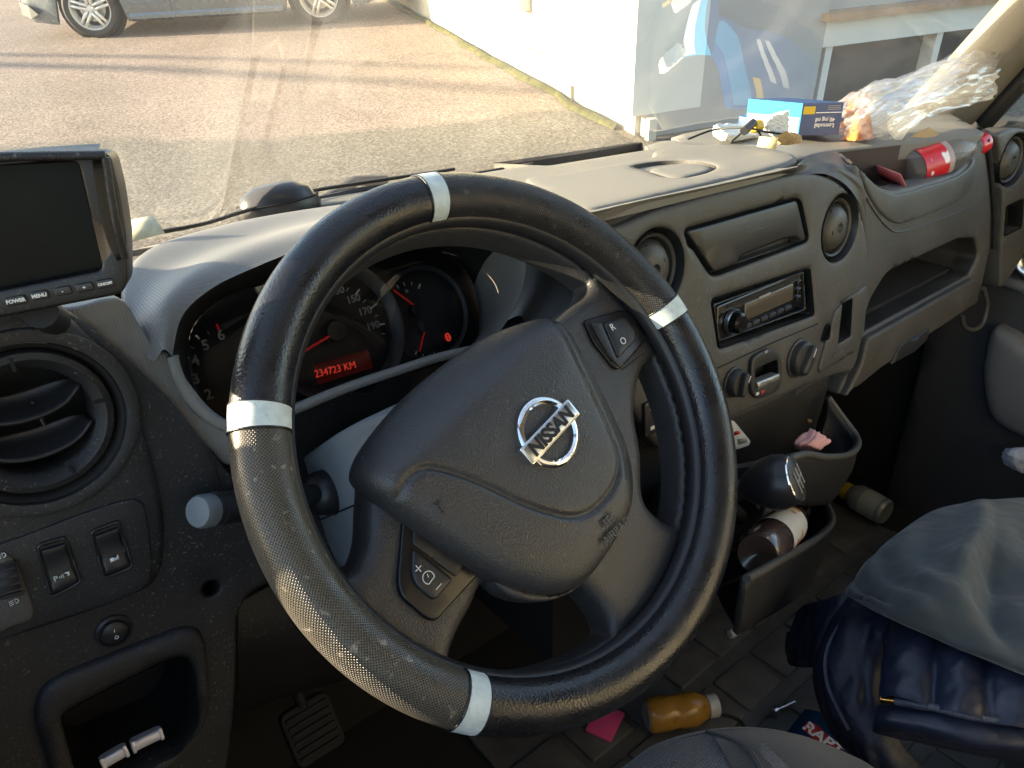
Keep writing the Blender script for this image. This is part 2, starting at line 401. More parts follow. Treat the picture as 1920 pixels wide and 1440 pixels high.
Lk(mul.outputs[2], b.inputs['Base Color']); b.inputs['Roughness'].default_value = .85
bp = N(nt, 'ShaderNodeBump', i_Strength=.55, i_Distance=.012); Lk(n1.outputs[0], bp.inputs['Height']); Lk(bp.outputs[0], b.inputs['Normal'])
ME_EXT = Matrix([list(REX[i]) + [float(X((0, 0, 0))[i])] for i in range(3)] + [[0, 0, 0, 1]])
me = bpy.data.meshes.new('ground'); s = 160.; me.from_pydata([(-s, -s, 0), (s, -s, 0), (s, s, 0), (-s, s, 0)], [], [(0, 1, 2, 3)]); me.materials.append(m)
g = bpy.data.objects.new('ground', me); COL.objects.link(g); g.matrix_world = ME_EXT; g['kind'] = 'structure'

# ---- building: lit concrete wall, white cladding boxes and the shaded window front
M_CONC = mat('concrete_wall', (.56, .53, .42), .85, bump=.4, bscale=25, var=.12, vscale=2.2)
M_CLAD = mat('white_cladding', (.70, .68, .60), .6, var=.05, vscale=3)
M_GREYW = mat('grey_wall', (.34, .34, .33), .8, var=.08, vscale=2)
M_TIMB = mat('timber_ledge', (.34, .2, .11), .7, var=.2, vscale=12)
M_FRAME = mat('window_frame_white', (.62, .61, .56), .5)
M_MOSS = mat('moss_verge', (.085, .082, .022), .95, bump=1., bscale=60, var=.5, vscale=14)
M_WGL = mat('window_dark_glass', (.025, .03, .035), .06, spec=.8)
w0 = G(887, 87); w1 = G(1070, 190); wd = unit(w1-w0); wn = A(-wd[1]*-1, wd[0]*-1, 0); wn = A(wd[1], -wd[0], 0)   # facing the yard
wn = wn if wn[0] < 0 else -wn
bld = thing('office_building', 'pale concrete and white clad building with lit side wall beyond windscreen', 'building', X(w1))
def wallbox(name, s0, s1, d0, d1, z0, z1, m):   # along the wall, outwards, height
    P = [w0 + wd*s + wn*d + A(0, 0, z) for s in (s0, s1) for d in (d0, d1) for z in (z0, z1)]
    return ext(name, P, [[0, 1, 3, 2], [4, 6, 7, 5], [0, 4, 5, 1], [2, 3, 7, 6], [0, 2, 6, 4], [1, 5, 7, 3]], m, bld)
LW = float(np.linalg.norm(w1-w0))
wallbox('plinth', -22, LW-.003, -.6, .0, -.05, .25, M_CONC)
for i in range(9):                          # concrete panels stand 3 cm back, joints open
    wallbox('wall_panel', LW-2.45*(i+1)+.02, LW-2.45*i-.004, -.6, -.03, .262, 4.2, M_CONC)
wallbox('wall_vent', 1.42, 1.68, -.03, .08, .57, .80, M_FRAME)
# cladding box standing proud of the wall, its end face in shade
e1 = G(1197, 217)
sB = float((e1-w0) @ wd)
for (a, b_) in ((LW, LW+.545), (LW+.557, LW+1.16)):
    wallbox('cladding_board', a+.0, b_, -.5, .05, .16, 4.2, M_CLAD)
wallbox('foundation', LW+.03, LW+1.08, -.5, -.02, -.05, .155, M_CONC)
wallbox('corner_post', LW+1.20, LW+1.25, -.10, -.04, -.05, .15, M_CONC)
# shaded front: runs off to the right, square to the lit wall
cn = w0 + wd*(LW+1.16) ; fd = -wn; fn = wd    # along, outward (towards the van)
def frontbox(name, s0, s1, d0, d1, z0, z1, m):
    P = [cn + fd*s + fn*d + A(0, 0, z) for s in (s0, s1) for d in (d0, d1) for z in (z0, z1)]
    return ext(name, P, [[0, 1, 3, 2], [4, 6, 7, 5], [0, 4, 5, 1], [2, 3, 7, 6], [0, 2, 6, 4], [1, 5, 7, 3]], m, bld)
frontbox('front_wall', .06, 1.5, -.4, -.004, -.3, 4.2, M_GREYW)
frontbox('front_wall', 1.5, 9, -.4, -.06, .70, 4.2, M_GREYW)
frontbox('timber_ledge', 1.45, 9, -.06, .08, .645, .695, M_TIMB)
frontbox('fascia_beam', 1.5, 9, -.3, .0, .46, .635, M_FRAME)
for i in range(6):
    wn_ = frontbox('window', 1.55+i*1.05, 1.55+i*1.05+.06, -.2, -.02, -.4, .46, M_FRAME)
    p_ = frontbox('window_pane', 1.62+i*1.05, 1.54+(i+1)*1.05, -.16, -.14, -.4, .46, M_WGL)
# mossy verge along the wall foot
V = []; Fc = []
n = 60
for i in range(n+1):
    s_ = -18 + (LW+18.9)*i/n; k = .06 + .08*rng.random()
    V += [w0 + wd*s_ + wn*.005 + A(0, 0, .004), w0 + wd*s_ + wn*k*.5 + A(0, 0, .03+.02*rng.random()), w0 + wd*s_ + wn*k + A(0, 0, .003)]
    if i: 
        j = i*3; Fc += [[j-3, j-2, j+1, j], [j-2, j-1, j+2, j+1]]
tag(ext('moss_strip', V, Fc, M_MOSS, smooth=True), 'strip of yellow green moss along the foot of the wall', 'moss', kind='stuff')

# ---- overhead cables whose soft shadows cross the yard
sx = A(math.sin(az)*math.cos(el), math.cos(az)*math.cos(el), math.sin(el))
for k, (pts, lab) in enumerate(((((-150, 118), (100, 124), (300, 130), (600, 147), (800, 158), (1010, 172)), 'lower black overhead cable strung above the yard'), (((-150, 100), (100, 104), (300, 107), (600, 116), (800, 124), (930, 128)), 'upper black overhead cable strung above the yard'))):
    P = [G(*q) + sx*(5.6-k*.6)/sx[2] for q in pts]
    tag(tube('overhead_cable', [X(p) for p in cr(P, 6)], (.085 - .035*k), M_SEAL, None, n=6), lab, 'cable', 'overhead cables')

# ---- parked silver car
cf = G(185, 72); cr_ = G(605, 47); WB = float(np.linalg.norm((cr_-cf)[:2])); cx = unit((cr_-cf)*A(1, 1, 0)); cyv = A(-cx[1], cx[0], 0)
if cyv @ (A(0, 0, 0)-cf) < 0: cyv = -cyv     # cyv points to us
M_PAINT = mat('silver_paint', (.17, .20, .225), .25, metal=.35, coat=.8, var=.03)
M_TYRE = mat('tyre_rubber', (.018, .018, .018), .75)
M_RIM = mat('alloy_rim', (.72, .71, .68), .35, metal=.3)
M_CGL = mat('car_glass', (.015, .018, .02), .05, spec=.8)
M_LAMP = mat('head_lamp', (.22, .22, .20), .12, coat=1.)
WR = .335
def CP(x, y, z): return cf + cx*x + cyv*y + A(0, 0, z)    # x back from the front axle, y outwards to us, z up
car = thing('parked_car', 'silver estate car with five spoke alloy wheels parked across the yard', 'car', X(CP(1.4, -.9, 0)))
def sect(x):     # lower-body section (y,z) at station x, symmetric
    t = np.interp(x, [-.93, -.8, -.45, 0, .6, 2.2, 3.2, 3.55, 3.72], [.55, .72, .86, .915, .925, .925, .90, .84, .66])
    top = np.interp(x, [-.93, -.8, -.2, .55, 1.0, 2.6, 3.3, 3.72], [.50, .66, .78, .88, .92, .94, .96, .90])
    bot = np.interp(x, [-.93, -.8, -.5, 3.3, 3.55, 3.72], [.30, .2, .17, .19, .26, .40])
    return t, top, bot
xs = sorted(set(list(np.linspace(-.93, 3.72, 94)) + [c+s*WR*1.12 for c in (0, WB) for s in (-1, 1)]))
V = []; Fc = []
for x in xs:
    t, top, bot = sect(x)
    arch = 0
    for c in (0, WB):
        dx = abs(x-c)
        if dx < .385: arch = max(arch, WR + math.sqrt(.385**2-dx*dx))
    b2 = max(bot, arch)
    prof = [(t-.04, b2), (t-.0, b2+.05), (t, b2+.09+(top-b2)*.25), (t+.004, b2+(top-b2)*.62), (t-.02, top-.08), (t-.07, top), (t-.2, top+.03)]
    V += [CP(x, -.9+y, z) for y, z in prof] + [CP(x, -.9-y, z) for y, z in prof[::-1]]
k = 14
for i in range(len(xs)-1):
    for j in range(k-1): Fc.append([i*k+j, i*k+j+1, (i+1)*k+j+1, (i+1)*k+j])
Fc.append(list(range(k))); Fc.append([(len(xs)-1)*k+j for j in range(k)])
sharp(ext('body', V, Fc, M_PAINT, car), 40)
# cabin
cab = []
for y, zt, xa, xb in ((.80, .92, .85, 3.45), (.78, .98, .95, 3.42), (.62, 1.36, 1.55, 3.05), (.5, 1.44, 1.8, 2.9)):
    cab.append([CP(xa, -.9+y, zt), CP(xb, -.9+y, zt), CP(xb, -.9-y, zt), CP(xa, -.9-y, zt)])
V = [p for r in cab for p in r]; Fc = [[i*4+j, i*4+(j+1) % 4, (i+1)*4+(j+1) % 4, (i+1)*4+j] for i in range(3) for j in range(4)] + [[12, 13, 14, 15]]
cb = ext('cabin', V, Fc, M_PAINT, car)
for a, b_ in ((1.05, 1.95), (2.0, 2.85)):
    P = [CP(a+.05, -.9+.785, .99), CP(b_, -.9+.785, .99), CP(b_-.03, -.9+.63, 1.34), CP(max(a+.05, 1.52), -.9+.63, 1.34)]
    ext('side_window', [p+cyv*.012 for p in P], [[0, 1, 2, 3]], M_CGL, car)
P = [CP(.97, -.15, .985), CP(.97, -1.65, .985), CP(1.55, -1.5, 1.37), CP(1.55, -.3, 1.37)]; ext('front_screen', [p-cx*.012+A(0, 0, .012) for p in P], [[0, 1, 2, 3]], M_CGL, car)
# sill, lamp, bumper lip, door handle, shut lines
FS = FX(CP(0, .03, 0), cx, (0, 0, 1))       # near flank
ext('sill', *solid_box_geo((0, 0, 0), (1, 1, 1)), M_PAINT, car).hide_render = False
bpy.data.objects.remove(bpy.data.objects['sill'])
sl = J()
V = [CP(x, y, z) for x in (.46, WB-.46) for y, z in ((-.06, .16), (.05, .2), (.05, .235), (.02, .27))]
sharp(ext('sill', V, [[0, 1, 5, 4], [1, 2, 6, 5], [2, 3, 7, 6], [0, 3, 2, 1], [4, 5, 6, 7]], M_PAINT, car), 30)
tube('door_crease', [X(CP(x, .022+.002*math.sin(x), .36+.03*x)) for x in np.linspace(.5, WB-.45, 12)], .008, M_PAINT, car, n=6)
for x in (.98, 1.92): tube('door_seam', [X(CP(x, .026, z)) for z in (.28, .45, .6, .8, .9)], .004, M_SEAL, car, n=4)
V = [CP(-.93, -.42, .57), CP(-.70, -.13, .59), CP(-.50, -.06, .64), CP(-.48, -.07, .68), CP(-.70, -.16, .67), CP(-.92, -.44, .63)]
ext('headlight', [p+cyv*.035-cx*.02 for p in V], [[0, 1, 2, 3, 4, 5]], M_LAMP, car)
V = [CP(-.92, -.38, .27), CP(-.74, -.16, .25), CP(-.62, -.10, .30), CP(-.72, -.14, .40), CP(-.88, -.30, .42)]
ext('fog_lamp_panel', [p+cyv*.045-cx*.02 for p in V], [[0, 1, 2, 3, 4]], M_LAMP, car)
for c in (0, WB):
    for side in (0, -1):
        O = X(CP(c, -.0 if side == 0 else -1.8, WR)); Fw = Fr(O, REX @ cx, A(0, 0, 1)); 
        Fw = Fr(O, REX @ cx, REX @ A(0, 0, 1)); sg = 1 if Fw.n @ (REX @ cyv) > 0 else -1
        sg = sg*(1 if side == 0 else -1)
        tw = [(.235, -.02), (.245, -.01), (.30, -.0), (.325, -.02), (WR, -.06), (WR, -.17), (.32, -.21), (.22, -.22), (.20, -.1)]
        wh = lathe('wheel', Fw, [(r, q*sg) for r, q in tw], M_TYRE, car, n=48)
        lathe('wheel_arch', Fw, [(.36, -.10*sg), (.40, -.13*sg), (.0, -.16*sg)], M_BLACK, car, n=32)
        if side == 0:
            lathe('rim', Fw, [(.20, -.10*sg), (.228, -.03*sg), (.236, -.012*sg), (.245, -.012*sg)], M_RIM, wh, n=48)
            jd = J(); jd.add(*lathe_geo(Fw, [(.0, -.11*sg), (.225, -.11*sg)], 32)); jd.link('hub_void', M_BLACK, wh)
            lathe('brake_disc', Fw, [(.05, -.10*sg), (.155, -.10*sg), (.155, -.108*sg)], M_SATIN, wh, n=32)
            for q in range(5):
                t0 = q*2*math.pi/5 + .3 + c; sj = J()
                for dq in (-1, 1):
                    a = Fw.p(.035*math.cos(t0+dq*.7), .035*math.sin(t0+dq*.7), -.03*sg); b2 = Fw.p(.23*math.cos(t0+dq*.13), .23*math.sin(t0+dq*.13), -.03*sg)
                    sj.add(*tube_geo([a, (a+b2)/2+Fw.n*.006*sg, b2], [.021, .018, .018], 8))
                sj.link('spoke', M_RIM, wh)
            lathe('wheel_cap', Fw, [(.0, .0), (.03, -.004*sg), (.045, -.02*sg), (.05, -.05*sg)], M_RIM, wh, n=20)

# ================================================================== CAB SHELL
M_TRIM = mat('pillar_trim', (.21, .19, .16), .65, bump=.2, bscale=500, var=.05)
M_LINER = mat('headliner', (.42, .40, .36), .9, bump=.3, bscale=700)
M_DOOR = mat('door_trim', (.055, .056, .060), .5, bump=.3, bscale=1200)
M_DOORL = mat('door_trim_grey', (.16, .16, .165), .5, bump=.3, bscale=1200)
M_CARPET = mat('floor_carpet', (.022, .021, .020), .95, bump=.8, bscale=300)
M_BODY = mat('van_body_white', (.5, .5, .5), .4)
# dash top plane, and the base line of the windscreen on it
FT = Fr(A(.4, .1, .897), (1, 0, -.02), (0, 1, -.10))
base_px = [(100, 480), (290, 437), (457, 397), (590, 357), (813, 323), (937, 303), (1113, 277), (1280, 258), (1480, 243), (1640, 232), (1830, 215)]
base = [FT.p(*FT.uv(*q)) for q in base_px[:7]] + [U(*base_px[7], z=.857) + A(.01, .03, 0)] + [A(.86, .41, .853), A(1.02, .34, .853), A(1.18, .24, .853)]
base = [A(-.56, .40, .875), A(-.40, .45, .87)] + base[1:-1] + [A(1.18, .24, .853), A(1.32, .12, .853)]
gl = glass('windscreen_glass', (.93, .97, .96), refl=1.8, milk=.038, milkcol=(.85, .85, .85), dirt=.55)
van = thing('van_cab', 'interior shell of the van cab around the dashboard', 'van', (.42, -.2, -.02))
bcurve = cr(base, 6)
def up(p, t):                                # windscreen rises backwards at about 43 degrees
    k = (p[0]-.42)
    return p + A(-k*.10*t, -.70*t, .70*t) + A(0, .03*math.sin(math.pi*min(1, t/1.0)), .03*math.sin(math.pi*min(1, t/1.0)))
rows = [[up(p + A(0, .012, -.008), t) for p in base] for t in (0, .25, .5, .75, .95)]
ws = loft('windscreen', rows, gl, van, nu=6, nv=4)
tube('windscreen_seal', [p + A(0, .008, -.002) for p in bcurve[:33]], .0022, M_SEAL, van, n=8)
# bonnet edge / scuttle outside, right under the glass
loft('scuttle', [[p + A(0, .03, -.035) for p in base], [p + A(0, .16, -.09) for p in base], [p + A(0, .5, -.35) for p in base]], M_SEAL, van, nu=3, nv=3)
# roof, header, pillars
top = [up(p, .95) for p in base]
loft('roof_lining', [[p + A(0, .02, 0) for p in top], [A(p[0], -.55, 1.60) for p in top], [A(p[0], -1.35, 1.62) for p in top]], M_LINER, van, nu=3, nv=4, th=-.03)
def pillar(name, b0, t0, wvec, m, d=.05):
    a, b_ = A(*b0), A(*t0); q = unit(b_-a); w_ = A(*wvec); n_ = unit(np.cross(q, w_))*d
    rows = []
    for p in (a, a*.66+b_*.34, a*.33+b_*.67, b_):
        rows.append([p - w_/2, p - w_*.3 + n_*.6, p + n_, p + w_*.3 + n_*.6, p + w_/2, p + w_*.3 - n_*.3, p - w_*.3 - n_*.3])
    return loft(name, rows, m, van, nu=4, nv=3, closed=True)
pillar('pillar', A(-.415, .52, .84), A(-.39, -.06, 1.45), (-.03, .10, 0), M_TRIM, .03)
pl0 = U(1800, 258, x=1.22); pl1 = U(1975, -35, x=1.17)
Lp = [A(1.215, .20, .83), A(1.21, .14, .93), A(1.20, -.02, 1.19), A(1.17, -.19, 1.45)]
Lq = [U(1650, 262, x=1.10), U(1742, 180, x=1.12), U(1835, 98, x=1.12)]
dq = Lq[2]-Lq[1]; Lq += [Lq[2] + dq*5]; Lq[3][0] = 1.08; Lq[3][2] = 1.45
Lq = [Lq[0], Lq[1], Lq[2]*.35 + Lq[3]*.65, Lq[3]]
mid = [(a+b)/2 + A(-.012, -.02, .0) for a, b in zip(Lp, Lq)]
loft('pillar', [[Lq[i] + A(.02, .03, 0), Lq[i], mid[i], Lp[i]] for i in range(4)], M_TRIM, van, nu=5, nv=6)
tube('door_seal', cr([p + A(.012, -.012, 0) for p in Lp], 6), .016, M_SEAL, van, n=10)
# firewall and floor under the dash
link_mesh('firewall', *solid_box_geo((-.62, .46, -.06), (1.34, .50, .80)), M_CARPET, van, False)
link_mesh('kick_panel', *solid_box_geo((1.285, .05, -.06), (1.34, .46, .83)), M_CARPET, van, False)
link_mesh('kick_panel', *solid_box_geo((-.70, .05, -.06), (-.64, .46, .83)), M_CARPET, van, False)
link_mesh('heater_box', *solid_box_geo((.16, .14, .30), (.62, .455, .62)), M_CARPET, van, False)
link_mesh('dash_underside', *solid_box_geo((.62, .11, .615), (1.27, .455, .63)), M_CARPET, van, False)
link_mesh('bulkhead', *solid_box_geo((-.62, -1.42, -.06), (1.34, -1.36, 1.65)), M_BULK, van, False)
fl = link_mesh('cab_floor', *solid_box_geo((-.62, -1.4, -.06), (1.30, .46, -.004)), M_CARPET, None, False); fl['kind'] = 'structure'
# driver door (left, just out of the picture): panel, window frame, sill
dd = thing('driver_door', 'dark inner panel of the driver side door at left edge', 'door', (-.57, -.4, .0))
link_mesh('door_panel', *solid_box_geo((-.50, -1.25, .02), (-.445, .43, .745)), M_DOOR, dd, False)
link_mesh('mirror_sail', [A(-.455, .254, .745), A(-.455, .55, .745), A(-.455, .50, .90), A(-.455, .36, 1.03), A(-.455, .268, .95), A(-.455, .254, .88)], [[0, 1, 2, 3, 4, 5]], M_DOOR, dd, False)  # unseen, outline shaped to shade the upper-left rim
link_mesh('quarter_post', [A(-.455, .214, .745), A(-.455, .238, .745), A(-.455, .236, .90), A(-.455, .13, 1.12), A(-.455, .10, 1.12), A(-.455, .214, .90)], [[0, 1, 2, 3, 4, 5]], M_DOOR, dd, False)  # unseen, shaped and placed so that sun reaches the lower-left rim
link_mesh('door_post', *solid_box_geo((-.50, -1.25, .745), (-.445, -1.12, 1.55)), M_DOOR, dd, False)
tube('window_frame', cr([A(-.47, .44, .75), A(-.47, .28, 1.0), A(-.46, .02, 1.30), A(-.45, -.15, 1.47), A(-.45, -.8, 1.52), A(-.46, -1.15, 1.50)], 6), .025, M_SEAL, dd, n=8)
# passenger door
pd = thing('passenger_door', 'dark passenger door with grey armrest at right edge', 'door', (1.26, -.3, .02))
FD = Fr(A(1.245, -.1, .5), (0, -1, 0), (0, 0, 1))    # u runs backwards, n points to -x (into the cab)
assert FD.n[0] < 0
dpts = [(.0, -.56), (1.24, -.56), (1.24, .30), (-.22, .30), (-.30, .22), (-.30, -.2), (-.30, -.56)]
panel('door_panel', FD, rc(dpts, .03), (), M_DOOR, pd, w=0, th=.06, res=.08, bev=.01)
FDp = FD
arm = [FD.uv(*q) for q in ((1868, 612), (1900, 615), (1935, 640), (1990, 700), (2000, 830), (1935, 815), (1885, 790), (1862, 760), (1852, 690))]
panel('armrest', FD, cr(arm, 5, True), (), M_DOORL, pd, w=.035, th=.04, res=.04, bev=.02)
tube('door_edge_trim', [U(a, b, x=1.235) for a, b in ((1828, 470), (1868, 520), (1925, 540))], .012, M_DOORL, pd, n=8)
silv = [U(1905, 485, x=1.22), U(1912, 505, x=1.22), U(1935, 520, x=1.22)]
tube('door_handle', cr(silv, 5), .012, M_SATIN, pd, n=10)
sidegl = glass('side_glass', (.90, .94, .93), refl=1.2, milk=.06, milkcol=(.8, .8, .75), dirt=.4)
q = [A(1.235, .20, .80), A(1.235, -1.1, .80), A(1.215, -1.0, 1.45), A(1.21, -.15, 1.45)]
link_mesh('side_window', q, [[0, 1, 2, 3]], sidegl, pd, False)
tube('window_sill', [U(1835, 262, x=1.235), U(1905, 250, x=1.235), A(1.235, -.3, .80), A(1.235, -1.2, .8)], .016, M_SEAL, pd, n=8)
tube('window_frame', cr([U(1842, 240, x=1.225), U(1870, 200, x=1.225), U(1925, 150, x=1.22), U(2000, 80, x=1.2)], 5), .012, M_FASC2, pd, n=8)

# ================================================================== DASHBOARD
dash = thing('dashboard', 'wide grey van dashboard with ribbed top, round vents and open pockets', 'dashboard', (.4, .3, .55))
# --- top skin
def P2(F, pts, w=0.): return np.array(F.L(pts, w))
tleft = [FT.uv(*q) for q in base_px[1:]]
tb = [FT.e1*0 for _ in ()]
def ft(p): d_ = p - FT.o; return A(d_ @ FT.e1, d_ @ FT.e2)
back_edge = [ft(p) for p in cr(base[1:9], 3)]
front = [FT.uv(*q) for q in ((1345, 258), (1440, 268), (1490, 284), (1482, 294), (1300, 335), (1085, 374))] + [A(-.22, .27), A(-.36, .29), A(-.56, .25), A(-.66, .14), A(-.84, .05)]
slot = rc(FT.L([(940, 313), (1030, 316), (1217, 286), (1203, 272)]), .006)
pocket_back = None
panel('dash_top', FT, np.array(back_edge + front), [rc(FT.L([(925, 306), (1030, 310), (1216, 280), (1204, 266)], -.010), .005)], M_TAN, dash, w=-.010, th=.005, res=.03, bev=.003)
FT2 = Fr(A(.9, .2, .855), (1, 0, 0), (0, 1, 0))
panel('dash_top', FT2, np.array([A(p[0]-.9, p[1]-.2) for p in cr([base[8]] + base[8:-1], 3)] + FT2.L([(1846, 247), (1834, 252), (1690, 268), (1560, 282), (1508, 296)]) + [A(-.30, .0), A(-.32, .12)]), (), M_TAN, dash, w=0, th=.02, res=.03, bev=.004)
cup('defroster_slot', FT, rc(FT.L([(923, 306), (1030, 311), (1218, 280), (1204, 265)], -.010), .005), .03, M_FASC2, dash, w=-.010)
# --- raised document lid on top with a finger recess
lid_o = FT.L([(985, 330), (1040, 362), (1090, 380), (1140, 374), (1300, 338), (1440, 306), (1486, 292), (1494, 284), (1478, 276), (1425, 268), (1335, 263), (1262, 268), (1224, 277), (1222, 286), (1160, 298), (1040, 318), (1000, 322)])
hand = cr(FT.L([(1186, 303), (1222, 314), (1262, 324), (1312, 317), (1341, 304), (1318, 295), (1272, 292), (1222, 295)]), 5, True)
lid = panel('document_lid', FT, cr(lid_o, 3, True), [hand], M_TAN, dash, w=-.005, th=.008, res=.014, bev=.005)
cup('finger_recess', FT, hand, .012, M_FASC2, lid, w=-.0055)
panel('lid_latch', FT, cr(FT.L([(1218, 308), (1262, 321), (1310, 314), (1335, 304), (1312, 297), (1270, 297)]), 5, True), (), M_TAN, lid, w=-.006, th=.010, res=.01, bev=.004)
# --- centre fascia
FC = Fr(A(.4, .07, .72), (1, 0, 0), (0, .12, 1))
fas_o = cr(FC.L([(1128, 446), (1180, 416), (1250, 388), (1400, 347), (1500, 326), (1553, 331), (1592, 358), (1616, 400), (1628, 460), (1631, 530), (1624, 600), (1603, 690), (1567, 704), (1470, 742), (1372, 786), (1260, 846), (1205, 800), (1150, 660), (1122, 540)]), 4, True)
lidh = rc(FC.L([(1281, 432), (1502, 369), (1519, 452), (1337, 520)]), .012)
radh = rc(FC.L([(1336, 563), (1520, 502), (1528, 591), (1350, 655)]), .006)
vcR = FC.uv(1577, 428); vcL = FC.uv(1232, 508)
ventR = circ(*vcR, .0405); ventL = circ(*vcL, .0405)
FHOLES = [rc(FC.L(q), r) for q, r in (([(1577, 568), (1596, 559), (1592, 630), (1568, 645)], .003), ([(1549, 612), (1556, 607), (1553, 635), (1541, 640)], .004), ([(1410, 690), (1452, 672), (1454, 708), (1410, 727)], .005))]
panel('centre_fascia', FC, fas_o, [lidh, radh, ventR, ventL] + FHOLES, M_FASC, dash, th=.03, res=.02, bev=.006)
# rolled edge and ribbed strip above the fascia, up to the lid seam
tp = [(1120, 446), (1180, 416), (1250, 388), (1400, 347), (1465, 333), (1500, 326)]
r0 = [FC.p(*FC.uv(*q), .0) + A(0, .006, -.004) for q in tp]
r1 = [p + A(0, .002, .004) for p in r0]
seam = [(1070, 388), (1110, 384), (1190, 366), (1330, 339), (1430, 317), (1492, 303)]
r3 = [FT.p(*FT.uv(*q), -.006) for q in seam]
r2 = [a*.35 + b*.65 + A(0, -.002, .004) for a, b in zip(r1, r3)]
r4 = [p + A(0, .03, -.006) for p in r3]
loft('fascia_roll', [r0, r1, [a*.7+b*.3 + A(0, -.002, .003) for a, b in zip(r1, r3)]], M_FASC2, dash, nu=6, nv=4)
loft('ribbed_strip', [[a*.7+b*.3 + A(0, -.002, .003) for a, b in zip(r1, r3)], r2, r3, r4], M_TAN, dash, nu=6, nv=4)
# storage lid in the fascia
sl_ = cup('lid_recess', FC, lidh, .012, M_BLACK, dash)
so = FC.L([(1289, 434), (1497, 375), (1512, 449), (1341, 512)])
notch = FC.L([(1367, 494), (1378, 478), (1470, 443), (1497, 440), (1505, 452), (1341+28, 502)])
ghole = rc(FC.L([(1384, 493), (1392, 480), (1470, 449), (1494, 444), (1504, 453)]), .003)
dl = panel('storage_lid', FC, rc(FC.L([(1289, 434), (1497, 375), (1514, 450), (1341, 512)]), .006), [ghole], M_DARK2, dash, w=-.001, th=.010, res=.02, bev=.003)
cup('lid_grip', FC, ghole, .010, M_FASC2, dl, w=-.002, shrink=.94)
for i, (a, b) in enumerate((((1396, 423), (1440, 409)), ((1399, 430), (1446, 415)), ((1402, 437), (1450, 421)))):
    for k in range(2): pass
    line('moulded_rib', [FC.p(*FC.uv(*a), -.0008), FC.p(*FC.uv(*b), -.0008)], .0006, M_FASC2, dl)
M_VENT = mat('vent_plastic', (.060, .057, .050), .45, bump=.2, bscale=1300, dust=.15)
# ---- round swivel vents
def vent(F, c, r, name='air_vent', slats=2, tilt=0., m_ring=M_VENT, m_in=M_DARK2, knob=True, disc=True):
    u, v = c
    o = lathe(name, F, [(r*1.02, .0), (r*1.0, -.002), (r*.97, -.012), (r*.90, -.018), (r*.90, -.05), (0, -.05)], m_in, dash, n=48, u=u, v=v)
    lathe('vent_ring', F, [(r*.90, -.02), (r*.90, -.010), (r*.86, -.006), (r*.80, -.008), (r*.77, -.016), (r*.77, -.03)], m_ring, o, n=48, u=u, v=v)
    if disc:                               # closed drum face: shallow dome, split slat, dimple
        Fd = F.at(u, v, 0, tilt)
        lathe('vent_drum', Fd, [(r*.75, -.024), (r*.72, -.012), (r*.55, -.004), (r*.3, -.001), (r*.16, -.001), (r*.13, -.003), (r*.07, -.006), (0, -.007)], m_ring, o, n=40)
        for k, s in enumerate((-1, 1)):
            t = np.linspace(-1.15, 1.15, 15)
            pts = [Fd.p(s*r*.38*math.cos(a)*1.0, r*.68*math.sin(a)/math.sin(1.15)*.9, -.0025 - .006*abs(a)/1.15) for a in t]
            line('vent_slat', pts, .0012, M_BLACK, o)
    return o
vent(FC, vcR, .0405, tilt=.2)
vent(FC, vcL, .0405, tilt=.5)
# ---- radio
cup('radio_recess', FC, radh, .022, M_BLACK, dash)
ru = FC.L([(1343, 572), (1514, 509), (1518, 583), (1354, 643)])
uc = np.mean(ru, 0)
rd = panel('car_radio', FC, rc(ru, .004), [rc(uc + (np.array(ru)-uc)*[.955, .90], .003)], M_DARK2, dash, w=-.004, th=.02, res=.02, bev=.0015)
FR = FC.at(*uc, -.006)
rw = float(ru[1][0]-ru[0][0]); rh = float(np.linalg.norm(ru[0]-ru[3]))
sh = (np.mean([ru[0][1], ru[1][1]])-np.mean([ru[2][1], ru[3][1]]))
box('radio_face', FR, rw*.95, sh*.90, .012, M_GLOSSBLK, rd, w=0, r=.002)
M_LCD = mat('radio_display', (.10, .085, .06), .10, coat=.8)
box('display', FR, rw*.55, sh*.42, .002, M_LCD, rd, w=.0012, r=.001, u=rw*.08, v=sh*.03)
box('disc_slot', FR, rw*.80, sh*.07, .001, M_BLACK, rd, w=.0010, r=.0004, u=rw*.02, v=sh*.34)
lathe('volume_knob', FR, [(.0, .016), (.009, .0155), (.0115, .013), (.0125, .0), (.016, .0)], M_GLOSSBLK, rd, n=28, u=-rw*.33, v=-sh*.05)
lathe('knob_ring', FR, [(.0128, .004), (.0138, .006), (.0148, .004), (.0148, .001)], M_SATIN, rd, n=28, u=-rw*.33, v=-sh*.05)
for k in range(6): box('radio_button', FR, rw*.075, sh*.10, .002, M_DARK2, rd, w=.0022, r=.0006, u=-rw*.16+k*rw*.092, v=-sh*.33)
for k in range(3): box('radio_button', FR, rw*.05, sh*.13, .002, M_GLOSSBLK, rd, w=.0022, r=.0006, u=rw*.42, v=sh*(.2-.2*k))
box('radio_legend', FR, rw*.13, sh*.06, .0004, M_GREYPRINT, rd, w=.0016, r=.0003, u=rw*.02, v=sh*.24)
